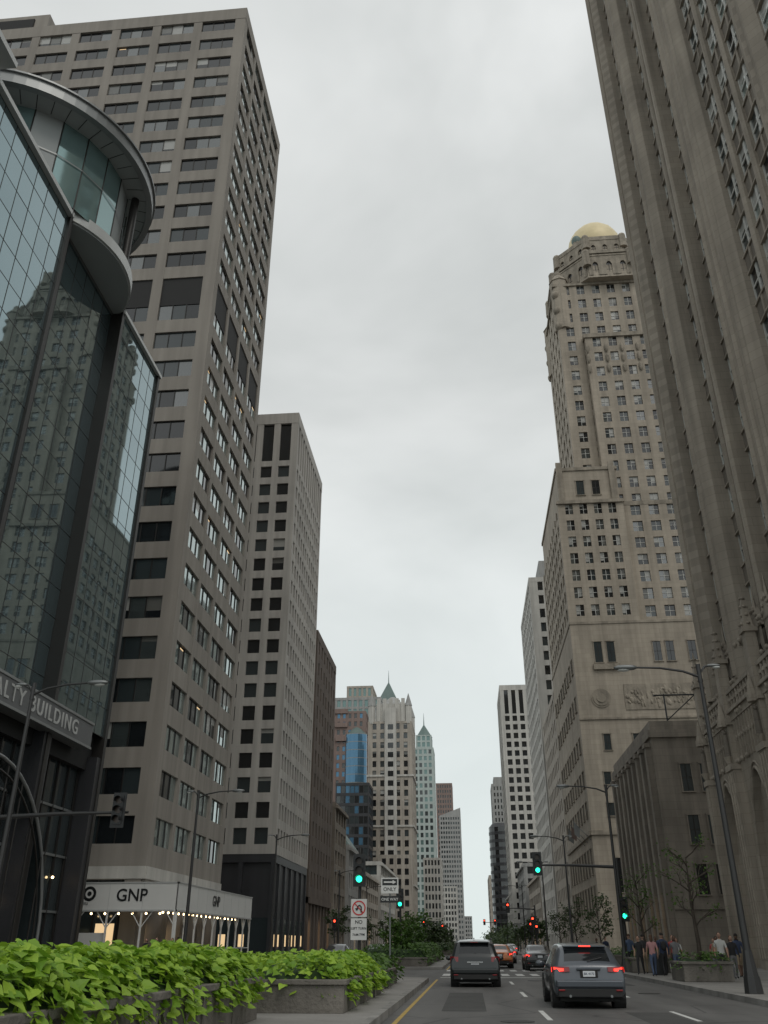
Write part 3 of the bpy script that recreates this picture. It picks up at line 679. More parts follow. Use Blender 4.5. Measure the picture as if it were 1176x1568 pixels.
B=Obj('limestone_strip_tower',(30,217,0))
tower(B,18,44,199,236,0,82,23,{'W':9,'S':8},1.7,1.3,.5,1.2,'pale',['g_dark','g_mid'],par=1.2)
B.box('roof','greyst',21,40,201,234,83.2,88.5); B.done()
B=Obj('stone_midrise',(32,183,0))
tower(B,18.2,44,168.5,197,0,45,12,{'W':8,'S':7},1.7,1.5,.4,1.2,'tan',['g_dark','g_mid'],par=1.2,blind=.2); B.done()
B=Obj('white_striped_tower',(24,345,0))
tower(B,15,34,330,360,8,80,22,{'W':7,'S':6},1.1,1.2,.5,.9,'pale',['g_dark'],par=0)
tower(B,15,34,330,360,80,90,1,{'W':7,'S':6},1.3,.8,.5,.9,'pale',['g_dark'],par=2)
B.box('walls','greyst',15.3,34,330.3,360,0,8); B.done()
lowrise('stone_shop_building',18,40,240,285,18,'tan',9,3)
lowrise('stone_shop_building',17,40,287,326,24,'greyst',8,5)
lowrise('stone_shop_building',16.5,38,364,420,20,'pale',9,4)
B=Obj('dark_rounded_tower',(17,445,0))
for k in range(15): 
    B.prism('walls','darkst',17,446,6.3,6.3,k*3.5,k*3.5+1.4,20); B.prism('windows','g_dark',17,446,6.2,6.2,k*3.5+1.4,(k+1)*3.5,20)
B.prism('roof','darkst',17,446,6.3,4.5,52.5,54.5,20); B.done()
B=Obj('grey_setback_tower',(20,535,0))
tower(B,15.4,26,520,545,0,84,24,{'W':7,'S':5},1,1.4,.3,.8,'greyst',['g_mid','g_dark'],par=1.5); B.box('roof','greyst',17,24,524,540,85.6,90); B.done()
B=Obj('stone_block_building',(18,630,0))
tower(B,13,34,600,650,0,40,11,{'W':9,'S':6},1,1.3,.3,.8,'tan',['g_dark'],par=1.5); B.done()

# ================================================================ GROUND
def sheet(name,mat,x0,x1,y0,y1,z):
    me=bpy.data.meshes.new(name); me.from_pydata([(x0,y0,z),(x1,y0,z),(x1,y1,z),(x0,y1,z)],[],[(0,1,2,3)]); me.materials.append(M[mat])
    o=bpy.data.objects.new(name,me); col.objects.link(o); return o
M['groundm']=stone('city_ground',(.12,.118,.11),var=.2,streak=0,scale=.05)
sheet('ground','groundm',-3000,3000,-3000,3000,-.004)
sheet('road','asphalt',-15.5,7.6,-40,905,0)
B=Obj('sidewalk',(12,200,0))
for a,b in ((-40,110),(130,330),(345,900)):
    B.box('slab','walk',7.75,24 if a>100 else 17.9,a,b,0,.14); B.box('kerb','kerb',7.6,7.75,a,b,0,.15)
B.box('slab','walk',17.9,46,64.2,84.4,0,.14)
B.done()
B=Obj('sidewalk',(-20,200,0))
for a,b in ((-40,95),(113,300),(315,900)):
    B.box('slab','walk',-25 if a<-1 else -24,-15.65,a,b,0,.14); B.box('kerb','kerb',-15.65,-15.5,a,b,0,.15)
B.done()
B=Obj('median_island',(-5,20,0))
for a,b in ((-20,42.5),(62,108),(132,300)):
    B.box('slab','walk',-8.15,-2.1,a,b,0,.15); B.box('kerb','kerb',-2.1,-1.93,a,b,0,.16); B.box('kerb','kerb',-8.32,-8.15,a,b,0,.16)
    B.prism('slab','walk',-5.12,b,3.15,3.15,0,.149,24,sy=.35)
B.done()
B=Obj('road_markings',(0,40,0))
z=.004
def mk(mat,x0,x1,y0,y1): B.add('paint',mat,[(x0,y0,z),(x1,y0,z),(x1,y1,z),(x0,y1,z)],[(0,1,2,3)])
mk('painty',-1.7,-1.6,-20,45); mk('painty',-1.7,-1.6,62,108)
for x in (1.62,4.75):
    for k in range(-2,40):
        y=k*9.2+3
        if 44<y<62 : continue
        mk('paintw',x-.06,x+.06,y,y+3.0)
for k in range(12): mk('paintw',-1.6+k*.78,-1.2+k*.78,50.5,53.8)
for k in range(12): mk('paintw',-1.6+k*.78,-1.2+k*.78,59,61.6)
mk('paintw',-1.6,7.4,47.6,48.1)
for (x,y) in ((.9,21),(5.8,33),(2.8,44),(-.6,57)): B.prism('manhole_cover','manhole',x,y,.36,.36,.0,.009,24)
for x0,x1,y0,y1 in ((3.6,4.6,14,24),(-.8,.3,24,33),(5.4,6.4,39,46)):
    B.add('patch','patchm',[(x0,y0,.0035),(x1,y0,.0035),(x1,y1,.0035),(x0,y1,.0035)],[(0,1,2,3)])
B.done()

# ================================================================ PLANTERS
HEART=[(0,0),(-.26,-.12),(-.5,.12),(-.42,.45),(-.2,.75),(0,1.05),(.2,.75),(.42,.45),(.5,.12),(.26,-.12)]
def leaf(vs,fs,p,d,nrm,s):
    d=d.normalized(); n=nrm.normalized(); sd=d.cross(n)
    if sd.length<.01: return
    sd.normalize(); n=sd.cross(d); o=len(vs); cup=U(.05,.22); dr=U(0,.35)
    vs.append(p+d*s*.35-n*s*cup*.6)
    for a,b in HEART: vs.append(p+sd*a*s+d*b*s+n*s*(cup*abs(a)*1.2-dr*b*b))
    m=len(HEART)
    for i in range(m): fs.append((o,o+1+i,o+1+(i+1)%m))
def planter(name,x0,x1,y0,y1,h,zt,nleaf,size,mat='leaf_lime',bias=.65,ex=.12,lump=1.0):
    B=Obj(name,((x0+x1)/2,(y0+y1)/2,0)); t=.22
    B.box('wall','planter',x0,x1,y0,y0+t,.15,h); B.box('wall','planter',x0,x1,y1-t,y1,.15,h)
    B.box('wall','planter',x0,x0+t,y0+t,y1-t,.15,h); B.box('wall','planter',x1-t,x1,y0+t,y1-t,.15,h)
    c=.06
    B.box('coping','planter',x0-c,x1+c,y0-c,y0+t+c,h,h+.1); B.box('coping','planter',x0-c,x1+c,y1-t-c,y1+c,h,h+.1)
    B.box('coping','planter',x0-c,x0+t+c,y0+t+c,y1-t-c,h,h+.1); B.box('coping','planter',x1-t-c,x1+c,y0+t+c,y1-t-c,h,h+.1)
    B.box('soil','soil',x0+t,x1-t,y0+t,y1-t,.15,h-.02)
    k=int((y1-y0)/1.9)
    for i in range(1,k): B.box('wall','planter',x1-.005,x1+.03,y0+(y1-y0)*i/k-.07,y0+(y1-y0)*i/k+.07,.15,h)
    def hgt(x,y):
        nz=noise.noise(Vector((x*1.1,y*1.1,3.1)))*.5+noise.noise(Vector((x*2.7,y*2.7,8)))*.35
        e=ex+.32*noise.noise(Vector((x*.9,y*.9,1)))
        d=min(x-(x0-e),(x1+e)-x,y-(y0-e),(y1+e)-y); q=max(0,min(1,d/.75))
        return h-.02+(zt-h+.02)*(1-(1-q)**2.2)+nz*.26*q*lump, q
    nx=max(6,int((x1-x0)/.25)); ny=int((y1-y0)/.25); v=[];f=[]
    for j in range(ny+1):
        for i in range(nx+1):
            x=x0+(x1-x0)*i/nx; y=y0+(y1-y0)*j/ny; z,q=hgt(x,y); v.append((x,y,max(h,z-.26)))
    for j in range(ny):
        for i in range(nx): a=j*(nx+1)+i; f.append((a,a+1,a+nx+2,a+nx+1))
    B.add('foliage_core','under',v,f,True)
    vs=[];fs=[]
    E2=ex+.3
    for _ in range(nleaf):
        if R()<bias:
            w=U(0,1.3)**1.2
            if R()<.8: x=x1+E2-w*1.0; y=U(y0-E2,y1+E2)
            else: x=U(x0,x1+E2); y=(y0-E2+w) if R()<.5 else (y1+E2-w)
        else: x=U(x0-E2,x1+E2); y=U(y0-E2,y1+E2)
        z,q=hgt(x,y); 
        if q<=0: continue
        z+=U(-.2,.1)
        if q<.3: z-=R()**2*.28
        ox=1 if x1-x<.6 else (-1 if x-x0<.6 else 0); oy=1 if y1-y<.6 else (-1 if y-y0<.6 else 0)
        nrm=Vector((ox*(1-q)*1.1+U(-.5,.5),oy*(1-q)*1.1+U(-.5,.5)-.1,1.0))
        d=Vector((U(-1,1)+ox*.8,U(-1,1)+oy*.8-.2,U(-.5,.15)))
        leaf(vs,fs,Vector((x,y,z)),d,nrm,size*U(.45,1.2))
    B.add('foliage',mat,vs,fs)
    B.done(bevel={'coping':.015,'wall':.01})
planter('flower_planter',-7.7,-4.25,3.5,19,.78,1.32,10000,.165)
planter('flower_planter',-7.7,-2.75,20.6,29,.68,1.16,6000,.15)
planter('flower_planter',-7.6,-2.9,30.6,37,.6,1.05,2200,.15,'leaf_mid')
planter('flower_planter',-7.6,-3,63.5,76,.6,1.4,2500,.18,'leaf_mid')
planter('flower_planter',-7.6,-3,79,92,.6,1.5,2000,.2,'leaf_mid')
planter('flower_planter',-7.6,-3,134,170,.6,1.6,1800,.3,'leaf_dark')
planter('sidewalk_planter',8.3,10.2,39,41.4,.75,1.15,700,.12,'leaf_mid')
planter('sidewalk_planter',8.3,10.2,51,53.4,.75,1.2,700,.12,'leaf_mid')
planter('sidewalk_planter',8.3,10.2,63,65.4,.75,1.2,500,.14,'leaf_mid')
planter('sidewalk_planter',12.5,14.6,30,34,.7,1.1,700,.12,'leaf_mid')

# ================================================================ TREES
def tree(name,x,y,h,cr,nl,mat='leaf_dark',lean=0,base=.15,ls=.22,clear=.35):
    B=Obj(name,(x,y,0)); tips=[]
    top=Vector((x+lean,y,h*.8)); r0=.03*h*.5+.02
    B.tube('trunk','bark',[(x,y,base),(x+lean*.2+.04,y,h*.25),(x+lean*.5-.03,y+.03,h*.5),top],[r0,r0*.8,r0*.5,r0*.15],7)
    def limb(p,d,L,r,lv):
        mid=p+d*L*.5+Vector((U(-.1,.1),U(-.1,.1),U(0,.12)))*L; e=p+d*L+Vector((0,0,.12*L))
        B.tube('limbs','bark',[p,mid,e],[r,r*.7,r*.3],5); tips.append(mid); tips.append(e)
        if lv>0:
            for _ in range(3):
                a=U(0,6.28); dd=(d+Vector((math.cos(a),math.sin(a),U(-.2,.6)))*.75).normalized(); limb(p+(e-p)*U(.4,.9),dd,L*.6,r*.5,lv-1)
    for k in range(9):
        t=clear+(.85-clear)*k/9; a=k*2.4+U(-.4,.4); p=Vector((x+lean*t,y,h*t)); d=Vector((math.cos(a),math.sin(a),U(.4,.9))).normalized()
        limb(p,d,cr*U(.6,.95)*(1-.4*abs(t-.55)),r0*.35,2)
    vs=[];fs=[]
    for _ in range(nl):
        c=random.choice(tips); g=cr*.13
        p=c+Vector((random.gauss(0,g),random.gauss(0,g),random.gauss(0,g)))
        leaf(vs,fs,p,Vector((U(-1,1),U(-1,1),U(-.8,.4))),Vector((U(-.7,.7),U(-.7,.7),1)),ls*U(.6,1.3))
    B.add('crown',mat,vs,fs); B.done()
tree('young_street_tree',9.25,40.2,6.0,1.1,420,'leaf_mid',.05,.7,.09)
tree('young_street_tree',9.25,52.2,5.6,1.1,500,'leaf_mid',-.05,.7,.1)
for i,yy in enumerate((72,88,104,134,150,170,190)): tree('street_tree',9.6,yy,U(4.2,5.2),U(1.1,1.5),600,'leaf_dark',U(-.2,.2),.14,.15 if yy<120 else .25)
for i,yy in enumerate((120,150,184,210)): tree('street_tree',-17,yy,U(5,6),U(1.5,1.9),420,'leaf_dark',U(-.2,.2),.14,.28)
tree('small_median_tree',-5.2,67,2.7,1.3,1000,'leaf_mid',0,.5,.18,.25)
tree('small_median_tree',-5.2,84,3.2,1.5,800,'leaf_mid',0,.5,.22,.25)
for yy in (140,160,230): tree('small_median_tree',-5.4,yy,4,1.7,600,'leaf_dark',0,.5,.3,.25)
B=Obj('street_tree_row',(8,300,0)); vs=[];fs=[]
for _ in range(4500):
    s=1 if R()<.5 else -1; y=U(215,620); x=(10.8 if s>0 else -15)+random.gauss(0,1.4)-(y-215)*.003*s; z=abs(2.2+4*noise.noise(Vector((x*.2,y*.09,2)))+random.gauss(0,1.3))+1.5
    leaf(vs,fs,Vector((x,y,z)),Vector((U(-1,1),U(-1,1),U(-1,.4))),Vector((U(-1,1),U(-1,0),1)),U(.45,.85))
B.add('crowns','leaf_dark',vs,fs)
for k in range(30):
    y=218+k*13; B.tube('trunks','bark',[(10.5,y,.1),(10.6,y,3.4)],[.18,.1],6); B.tube('trunks','bark',[(-15,y,.1),(-15.1,y,3.4)],[.18,.1],6)
B.done()

# ================================================================ STREET FURNITURE
def lamp(x,y,h,side,arm=2.2,two=True):
    B=Obj('street_lamp',(x,y,.14))
    B.prism('base','pole',x,y,.28,.24,.14,.6,8); B.prism('base','pole',x,y,.22,.13,.6,1.3,8)
    B.tube('pole','pole',[(x,y,1.2),(x,y,h*.6),(x,y,h)],[.11,.085,.06],10)
    B.tube('collar','pole',[(x,y,h-.5),(x,y,h+.15)],.08,8)
    for s,a in ((side,arm),(-side,.35)) if two else ((side,arm),):
        pts=[(x,y,h-.3),(x+s*a*.25,y,h-.08),(x+s*a*.6,y,h+.06),(x+s*a,y,h+.1)]
        B.tube('arm','pole',pts,[.05,.045,.04,.035],8)
        k=1 if a>1 else .6
        hx=x+s*(a+.3*k)
        B.ball('lamp_head','polegal',(hx,y,h+.1),.42*k,.15*k,.11*k,12,6); B.ball('lens','lampglass',(hx+.08*s,y,h+.04),.23*k,.11*k,.09*k,10,6)
    B.done()
lamp(8.35,30,10.1,-1); lamp(8.35,53.5,9.8,-1); lamp(8.35,80,9.8,-1); lamp(8.35,106,9.8,-1)
lamp(-16.2,30.5,10.2,1); lamp(-16.6,54,9.9,1); lamp(-16.6,78,9.9,1); lamp(-16.6,118,9.9,1)
lamp(8.4,150,9.8,-1); lamp(-16.6,150,9.8,1)

def head(B,x,y,z,lit='grn',which=0):
    B.box('signal_head','black',x-.17,x+.17,y-.02,y+.2,z-.55,z+.55)
    B.box('backplate','black',x-.27,x+.27,y+.02,y+.05,z-.66,z+.66)
    for k in range(3):
        zz=z-.36+k*.36; on=(k==which)
        v=[(x+.13*math.cos(a*math.pi/8),y-.03,zz+.13*math.sin(a*math.pi/8)) for a in range(16)]
        B.add('lens',lit if on else 'offlens',v,[tuple(range(16))])
        vv=[];ff=[]
        for a in range(11):
            t=-.3+a*(math.pi+.6)/10; vv+=[(x+.15*math.cos(t),y-.02,zz+.15*math.sin(t)),(x+.15*math.cos(t),y-.26,zz+.15*math.sin(t))]
        for a in range(10): ff.append((2*a,2*a+1,2*a+3,2*a+2))
        B.add('visors','black',vv,ff)
B=Obj('traffic_signal',(-4.75,40.2,.15)); x,y=-4.75,40.2
B.tube('pole','pole',[(x,y,.15),(x,y,5.3)],.07,8); B.prism('base','pole',x,y,.2,.16,.15,.55,8); head(B,x,y-.3,4.35); B.box('bracket','black',x-.05,x+.05,y-.15,y,4.2,4.4); B.box('bracket','black',x-.05,x+.05,y-.15,y,3.9,4.0)
B.done()
B=Obj('no_left_turn_sign',(-4.75,39.9,.15)); y=39.95
B.box('panel','white',x-.34,x+.34,y-.03,y,2.5,3.2); B.box('panel','white',x-.34,x+.34,y-.03,y,1.62,2.45)
v=[];f=[]
for a in range(28):
    t=a*math.pi/14; v+=[(x+.29*math.cos(t),y-.045,2.85+.29*math.sin(t)),(x+.24*math.cos(t),y-.045,2.85+.24*math.sin(t))]
for a in range(28): b=(a+1)%28; f.append((2*a,2*b,2*b+1,2*a+1))
B.add('ring','redp',v,f)
B.tube('arrow','black',[(x+.1,y-.04,2.68),(x+.1,y-.04,2.89),(x+.03,y-.04,2.96),(x-.05,y-.04,2.91),(x-.08,y-.04,2.83)],.03,5)
B.add('arrow','black',[(x-.17,y-.045,2.84),(x-.0,y-.045,2.84),(x-.09,y-.045,2.73)],[(0,1,2)])
B.add('slash','redp',[(x-.2,y-.05,3.02),(x-.17,y-.05,3.05),(x+.2,y-.05,2.68),(x+.17,y-.05,2.65)],[(0,1,2,3)])
for k,t in enumerate(('NO','LEFT TURN','7AM-7PM')): B.text(t,'black',(x,y-.035,2.3-k*.24),(math.radians(90),0,0),.13 if k else .2,ext=.004)
B.tube('bracket','pole',[(x,y,2.0),(x,y+.2,2.0)],.03,6)
B.done()
B=Obj('one_way_sign',(-3.3,38.6,.15)); x,y=-3.3,38.6
B.tube('post','polegal',[(x,y,.15),(x,y,4.0)],.035,8)
B.box('panel','white',x-.36,x+.36,y-.05,y-.03,3.35,3.95); B.box('panel','black',x-.31,x+.31,y-.06,y-.051,3.66,3.9); B.box('panel','black',x-.4,x+.4,y-.055,y-.03,3.0,3.25)
B.text('ONE WAY','white',(x,y-.062,3.12),(math.radians(90),0,0),.15,ext=.003); B.text('ONLY','black',(x,y-.052,3.5),(math.radians(90),0,0),.2,ext=.003)
B.add('arrow','white',[(x+.27,y-.064,3.78),(x+.12,y-.064,3.86),(x+.12,y-.064,3.81),(x-.25,y-.064,3.81),(x-.25,y-.064,3.75),(x+.12,y-.064,3.75),(x+.12,y-.064,3.70)],[(0,1,2,3,4,5,6)])
B.done()
def postsig(x,y,z,lit='grn',which=0,h=None):
    B=Obj('traffic_signal',(x,y,.14)); B.tube('pole','pole',[(x,y,.1),(x,y,h or z+.9)],.07,8); B.prism('base','pole',x,y,.2,.15,.1,.5,8); head(B,x,y-.3,z,lit,which)
    B.box('bracket','black',x-.04,x+.04,y-.15,y,z-.1,z+.1); B.done()
postsig(-5.0,67.2,4.4); postsig(-8.6,175,4.8,'red',2); postsig(-5.6,188,4.4,'red',2); postsig(8.3,128,4.2,'red',2); postsig(8.2,131,3.6,'red',2); postsig(-16.2,112,3.6,'red',2)
def mast(px,py,h,tipx,hx,low=True,lit='grn',which=0):
    B=Obj('traffic_signal_mast',(px,py,.14))
    B.prism('base','pole',px,py,.3,.22,.1,.6,8); B.tube('pole','pole',[(px,py,.5),(px,py,h+.5)],[.14,.11],10)
    B.tube('mast_arm','pole',[(px,py,h),(px+(tipx-px)*.5,py,h+.12),(tipx,py,h+.15)],[.1,.075,.05],8)
    for q in hx:
        head(B,q,py-.32,h-.05+.25,lit,which); B.box('bracket','black',q-.04,q+.04,py-.15,py,h,h+.25)
    if low:
        head(B,px+.05,py-.42,3.3,lit,which); B.box('bracket','black',px,px+.1,py-.3,py,3.2,3.35)
    B.done()
mast(8.9,56.2,5.6,4.0,(4.15,)); mast(-19.2,34.5,6.0,-13.4,(-13.7,),low=False,lit='offlens',which=0)
mast(8.9,131,5.8,5,(5.2,),lit='red',which=2)
mast(8.9,235,6.2,3,(3.4,6.0),lit='red',which=2)
B=Obj('litter_bin',(9.0,47.5,.14)); B.prism('body','black',9.0,47.5,.3,.33,.14,1.0,14); B.prism('lid','black',9.0,47.5,.36,.2,1.0,1.15,14); B.done()

# sidewalk shed with banner
B=Obj('sidewalk_shed',(-26,75,.14))
def shedside(F,L,h0=3.7,h1=5.45):
    F.box('parapet','white',0,L,-.08,0,h0,h1); F.box('parapet','metal_lt',-.05,L+.05,-.1,.05,h1,h1+.08); F.box('parapet','metal_lt',-.05,L+.05,-.1,.05,h0-.12,h0)
    n=int(L/2.4)
    for i in range(n+1):
        u=L*i/n; F.box('posts','white',u-.06,u+.06,-.16,-.04,.14,h0); 
        F.box('parapet','metal_lt',u-.015,u+.015,0,.012,h0,h1)
        if i<n:
            for s,uu in ((1,u),(-1,L*(i+1)/n)): F.B.tube('braces','white',[F.P(uu,-.1,2.5),F.P(uu+s*.8,-.1,3.6)],.04,6)
            F.box('posts','white',u,L*(i+1)/n,-.13,-.07,1.15,1.22)
SS=Fr(B,-31.2,65.6,1,0); shedside(SS,10.2)
SE=Fr(B,-21,65.6,0,1); shedside(SE,23.2)
B.box('deck','white',-31.1,-21.1,65.7,69.3,3.75,3.9); B.box('deck','white',-24.8,-21.1,69.3,88.7,3.75,3.9)
SS.box('hoarding','white',-1.6,5.0,-.6,-.5,.14,2.2)
B.text('GNP','black',(-24.4,65.57,4.62),(math.radians(90),0,0),1.15,ext=.01); B.text('ENGINEERS AND BUILDERS','frame_gr',(-29.2,65.58,4.1),(math.radians(90),0,0),.26,ext=.005)
B.text('GNP','black',(-20.97,76,4.6),(math.radians(90),0,math.radians(90)),1.1,ext=.01)
for rr,mt,dd in ((.5,'black',.012),(.3,'white',.02),(.16,'black',.03)):
    B.add('banner_emblem',mt,[(-27.6+rr*math.cos(a*math.pi/12),65.6-dd,4.75+rr*math.sin(a*math.pi/12)) for a in range(24)],[tuple(range(24))])
for i in range(18):
    p=SE.P(1+i*1.25,-1.3,3.55); B.ball('bulbs','bulb',p,.08,.08,.08,8,5)
for i in range(9):
    p=SS.P(1+i*1.05,-2,3.5); B.ball('bulbs','bulb',p,.08,.08,.08,8,5)
B.done()

# ================================================================ CARS
def car(name,cx,cy,L,W,H,kind,paint,brake=False,rev=False,lite=False,tag='BK 4172'):
    B=Obj(name,(cx,cy,0)); w=W/2
    T=Matrix.Translation((cx,cy,0))
    if rev: T=Matrix.Translation((cx,cy+L,0))@Matrix.Rotation(math.pi,4,'Z')
    B.X=T
    if kind=='hatch':
        st=[(0,.50,.62,.66,.86,.80),(.03,.34,.66,.74,.93,.84),(.07,.26,.78,.94,.965,.84),(.13,.24,.92,1.02,.985,.84),(.60,.23,.98,1.385,1,.74),(.78,.23,.985,1.455,1,.73),(1.35,.22,.97,1.49,1,.73),(1.45,.22,.97,1.495,1,.73),(2.1,.22,.95,1.50,1,.74),(2.2,.22,.95,1.495,1,.74),(2.75,.22,.93,1.44,1,.72),(3.55,.22,.91,1.0,.99,.80),(4.2,.26,.78,.84,.95,.74),(4.42,.4,.62,.68,.8,.62)]
        rg=(3,4);side=[(5,6),(7,8),(9,10)];ws=10
    elif kind=='sedan':
        st=[(0,.50,.66,.72,.86,.78),(.04,.34,.74,.86,.93,.80),(.10,.26,.84,.98,.97,.80),(.6,.23,.92,1.04,.99,.80),(.95,.23,.94,1.08,1,.78),(1.5,.23,.95,1.38,1,.70),(1.75,.22,.95,1.43,1,.71),(2.3,.22,.94,1.45,1,.72),(2.4,.22,.94,1.45,1,.72),(2.95,.22,.93,1.40,1,.70),(3.75,.22,.91,1.0,.99,.80),(4.5,.26,.78,.84,.95,.74),(4.75,.4,.62,.68,.8,.62)]
        rg=(4,5);side=[(5,6),(6,7),(8,9)];ws=9
    else:
        st=[(0,.46,.64,.70,.90,.84),(.03,.34,.70,.80,.95,.86),(.07,.28,.86,1.02,.98,.86),(.12,.27,1.02,1.13,.99,.84),(.40,.26,1.07,1.56,1,.76),(.55,.26,1.07,1.64,1,.77),(1.2,.26,1.05,1.69,1,.79),(1.3,.26,1.05,1.695,1,.79),(2.1,.26,1.03,1.70,1,.80),(2.2,.26,1.03,1.69,1,.80),(2.9,.26,1.02,1.62,1,.77),(3.6,.26,1.02,1.12,.99,.84),(4.4,.3,.9,.98,.96,.8),(4.65,.42,.7,.78,.84,.7)]
        rg=(3,4);side=[(5,6),(7,8),(9,10)];ws=10
    zs=H/max(s[3] for s in st); ys=L/st[-1][0]
    rings=[]
    for y,zb,belt,top,bw,rw in st:
        zb*=1 if zb<.3 else zs; belt*=zs; top*=zs; b=w*bw; r=w*rw; y*=ys
        half=[(0,zb),(b*.82,zb),(b*.97,zb+.08),(b*1.0,zb+(belt-zb)*.5),(b*.985,zb+(belt-zb)*.86),(b*.95,belt),(r,top-.055),(r*.9,top-.005),(0,top+.012)]
        ring=[(x,y,z) for x,z in half]+[(-x,y,z) for x,z in reversed(half[1:-1])]
        rings.append(ring)
    N=len(rings[0]); v=[p for r in rings for p in r]
    fb=[];fg=[];nr=len(rings)
    for i in range(nr-1):
        for j in range(N):
            k=(j+1)%N; q=(i*N+j,i*N+k,(i+1)*N+k,(i+1)*N+j)
            jj=j if j<8 else N-1-j
            gl=False
            if i==rg[0] and jj==7: gl=True
            if i==ws and jj==7: gl=True
            if (i,i+1) in side and jj==5: gl=True
            (fg if gl else fb).append(q)
    fb.append(tuple(range(N-1,-1,-1))); fb.append(tuple(range((nr-1)*N,nr*N)))
    vv=[T@Vector(p) for p in v]
    me=bpy.data.meshes.new('body'); me.from_pydata([tuple(p) for p in vv],[],fb+fg)
    me.materials.append(M[paint]); me.materials.append(M['cglass'])
    for i,p in enumerate(me.polygons): p.material_index=0 if i<len(fb) else 1; p.use_smooth=True
    o=bpy.data.objects.new('body',me); col.objects.link(o); ss=o.modifiers.new('s','SUBSURF'); ss.levels=ss.render_levels=(1 if lite else 2)
    B.extra.append(o)
    rz=.34 if kind!='suv' else .37
    yr,yf=.82*ys,(st[-1][0]-.9)*ys
    for yy in (yr,yf):
        for s in (1,-1):
            xo=s*(w-.005); xi=s*(w-.23)
            def ringc(xa,r,n=20): return [(xa,yy+r*math.cos(2*math.pi*a/n),rz+r*math.sin(2*math.pi*a/n)) for a in range(n)]
            def cyl(part,mat,xa,xb,ra,rb,n=20): 
                B.add(part,mat,ringc(xa,ra)+ringc(xb,rb),[(a,(a+1)%n,n+(a+1)%n,n+a) for a in range(n)]+[tuple(range(n)),tuple(range(n,2*n))])
            cyl('wheels','tyre',xi,xo-s*.03,rz,rz); cyl('wheels','tyre',xo-s*.03,xo,rz,rz*.9); cyl('wheels','rim',xo,xo+s*.004,rz*.66,rz*.62)
            for a in range(5):
                t=a*2*math.pi/5; B.add('wheels','black',[(xo+s*.008,yy+.06*math.cos(t+.9),rz+.06*math.sin(t+.9)),(xo+s*.008,yy+rz*.58*math.cos(t+.35),rz+rz*.58*math.sin(t+.35)),(xo+s*.008,yy+rz*.58*math.cos(t-.35),rz+rz*.58*math.sin(t-.35))],[(0,1,2)])
            cyl('arches','blackm',s*(w-.3),s*(w-.002),rz*1.16,rz*1.16)
    sc=zs
    def bx(part,mat,x0,x1,y0,y1,z0,z1): B.box(part,mat,x0,x1,y0,y1,z0,z1)
    bm='bumper'
    def rbox(part,mat,x0,x1,y0,y1,z0,z1,tx=.92,dz=.02):
        v=[(x0,y1,z0),(x1,y1,z0),(x1*tx,y0,z0+dz),(x0*tx,y0,z0+dz),(x0,y1,z1),(x1,y1,z1),(x1*tx,y0,z1-dz),(x0*tx,y0,z1-dz)]
        B.add(part,mat,v,[(0,1,2,3),(4,7,6,5),(0,4,5,1),(1,5,6,2),(2,6,7,3),(3,7,4,0)])
    rbox(bm,paint,-w*.97,w*.97,-.06,.3,.46*sc,.66*sc); rbox('valance','blackm',-w*.93,w*.93,-.035,.4,.25,.47*sc)
    bx('valance','tail',-w*.86,-w*.68,-.058,-.03,.40,.44); bx('valance','tail',w*.68,w*.86,-.058,-.03,.40,.44)
    for s in (1,-1): B.tube('exhaust','polegal',[(s*w*.55,-.045,.29),(s*w*.55,.2,.29)],.033,10)
    if kind=='suv':
        tz0,tz1,lx0,lx1,ty=.86*sc,1.08*sc,.66,.99,.10
    elif kind=='sedan': tz0,tz1,lx0,lx1,ty=.74*sc,.92*sc,.55,.97,.07
    else: tz0,tz1,lx0,lx1,ty=.80*sc,.95*sc,.52,.985,.06
    for s in (1,-1):
        def q(a): return s*w*a
        n=6;v=[];f=[]
        for i in range(n+1):
            t=i/n; xx=lx0+(lx1-lx0)*t; yb=ty-.055+ (t**2.6)*.2; shr=.035*(1-t)
            v+=[(q(xx),yb,tz0+shr),(q(xx),yb+.02,tz1-shr*.3),(q(xx)*.98,yb+.12,tz1-shr*.3),(q(xx)*.98,yb+.12,tz0+shr)]
        for i in range(n):
            for k in range(4): f.append((4*i+k,4*i+4+k,4*i+4+(k+1)%4,4*i+(k+1)%4))
        f+= [(0,1,2,3),tuple(4*n+k for k in range(4))]
        B.add('tail_lights','tail',v,f,False)
        if brake:
            xa,xb=lx0+.16,lx1-.08
            v=[(q(xa),ty-.07,tz0+.05),(q(xb),ty+.06,tz0+.03),(q(xb),ty+.065,tz1-.03),(q(xa),ty-.065,tz1-.05)]
            B.add('tail_lights','brake',v,[(0,1,2,3)])
            v=[(q(lx1-.09),ty+.05,tz0+.02),(q(lx1+.008),ty+.17,tz0+.02),(q(lx1+.008),ty+.19,tz1-.02),(q(lx1-.09),ty+.055,tz1-.02)]; B.add('tail_lights','brake',v,[(0,1,2,3)])
    pz=(.80 if kind!='suv' else .78)*sc
    bx('plate','blackm',-.22,.22,ty-.065,ty+.05,pz-.10,pz+.08); bx('plate','plate',-.152,.152,ty-.075,ty-.066,pz-.078,pz+.05); bx('plate','chrome' if kind=='suv' else paint,-.3,.3,ty-.08,ty+.03,pz+.08,pz+.115)
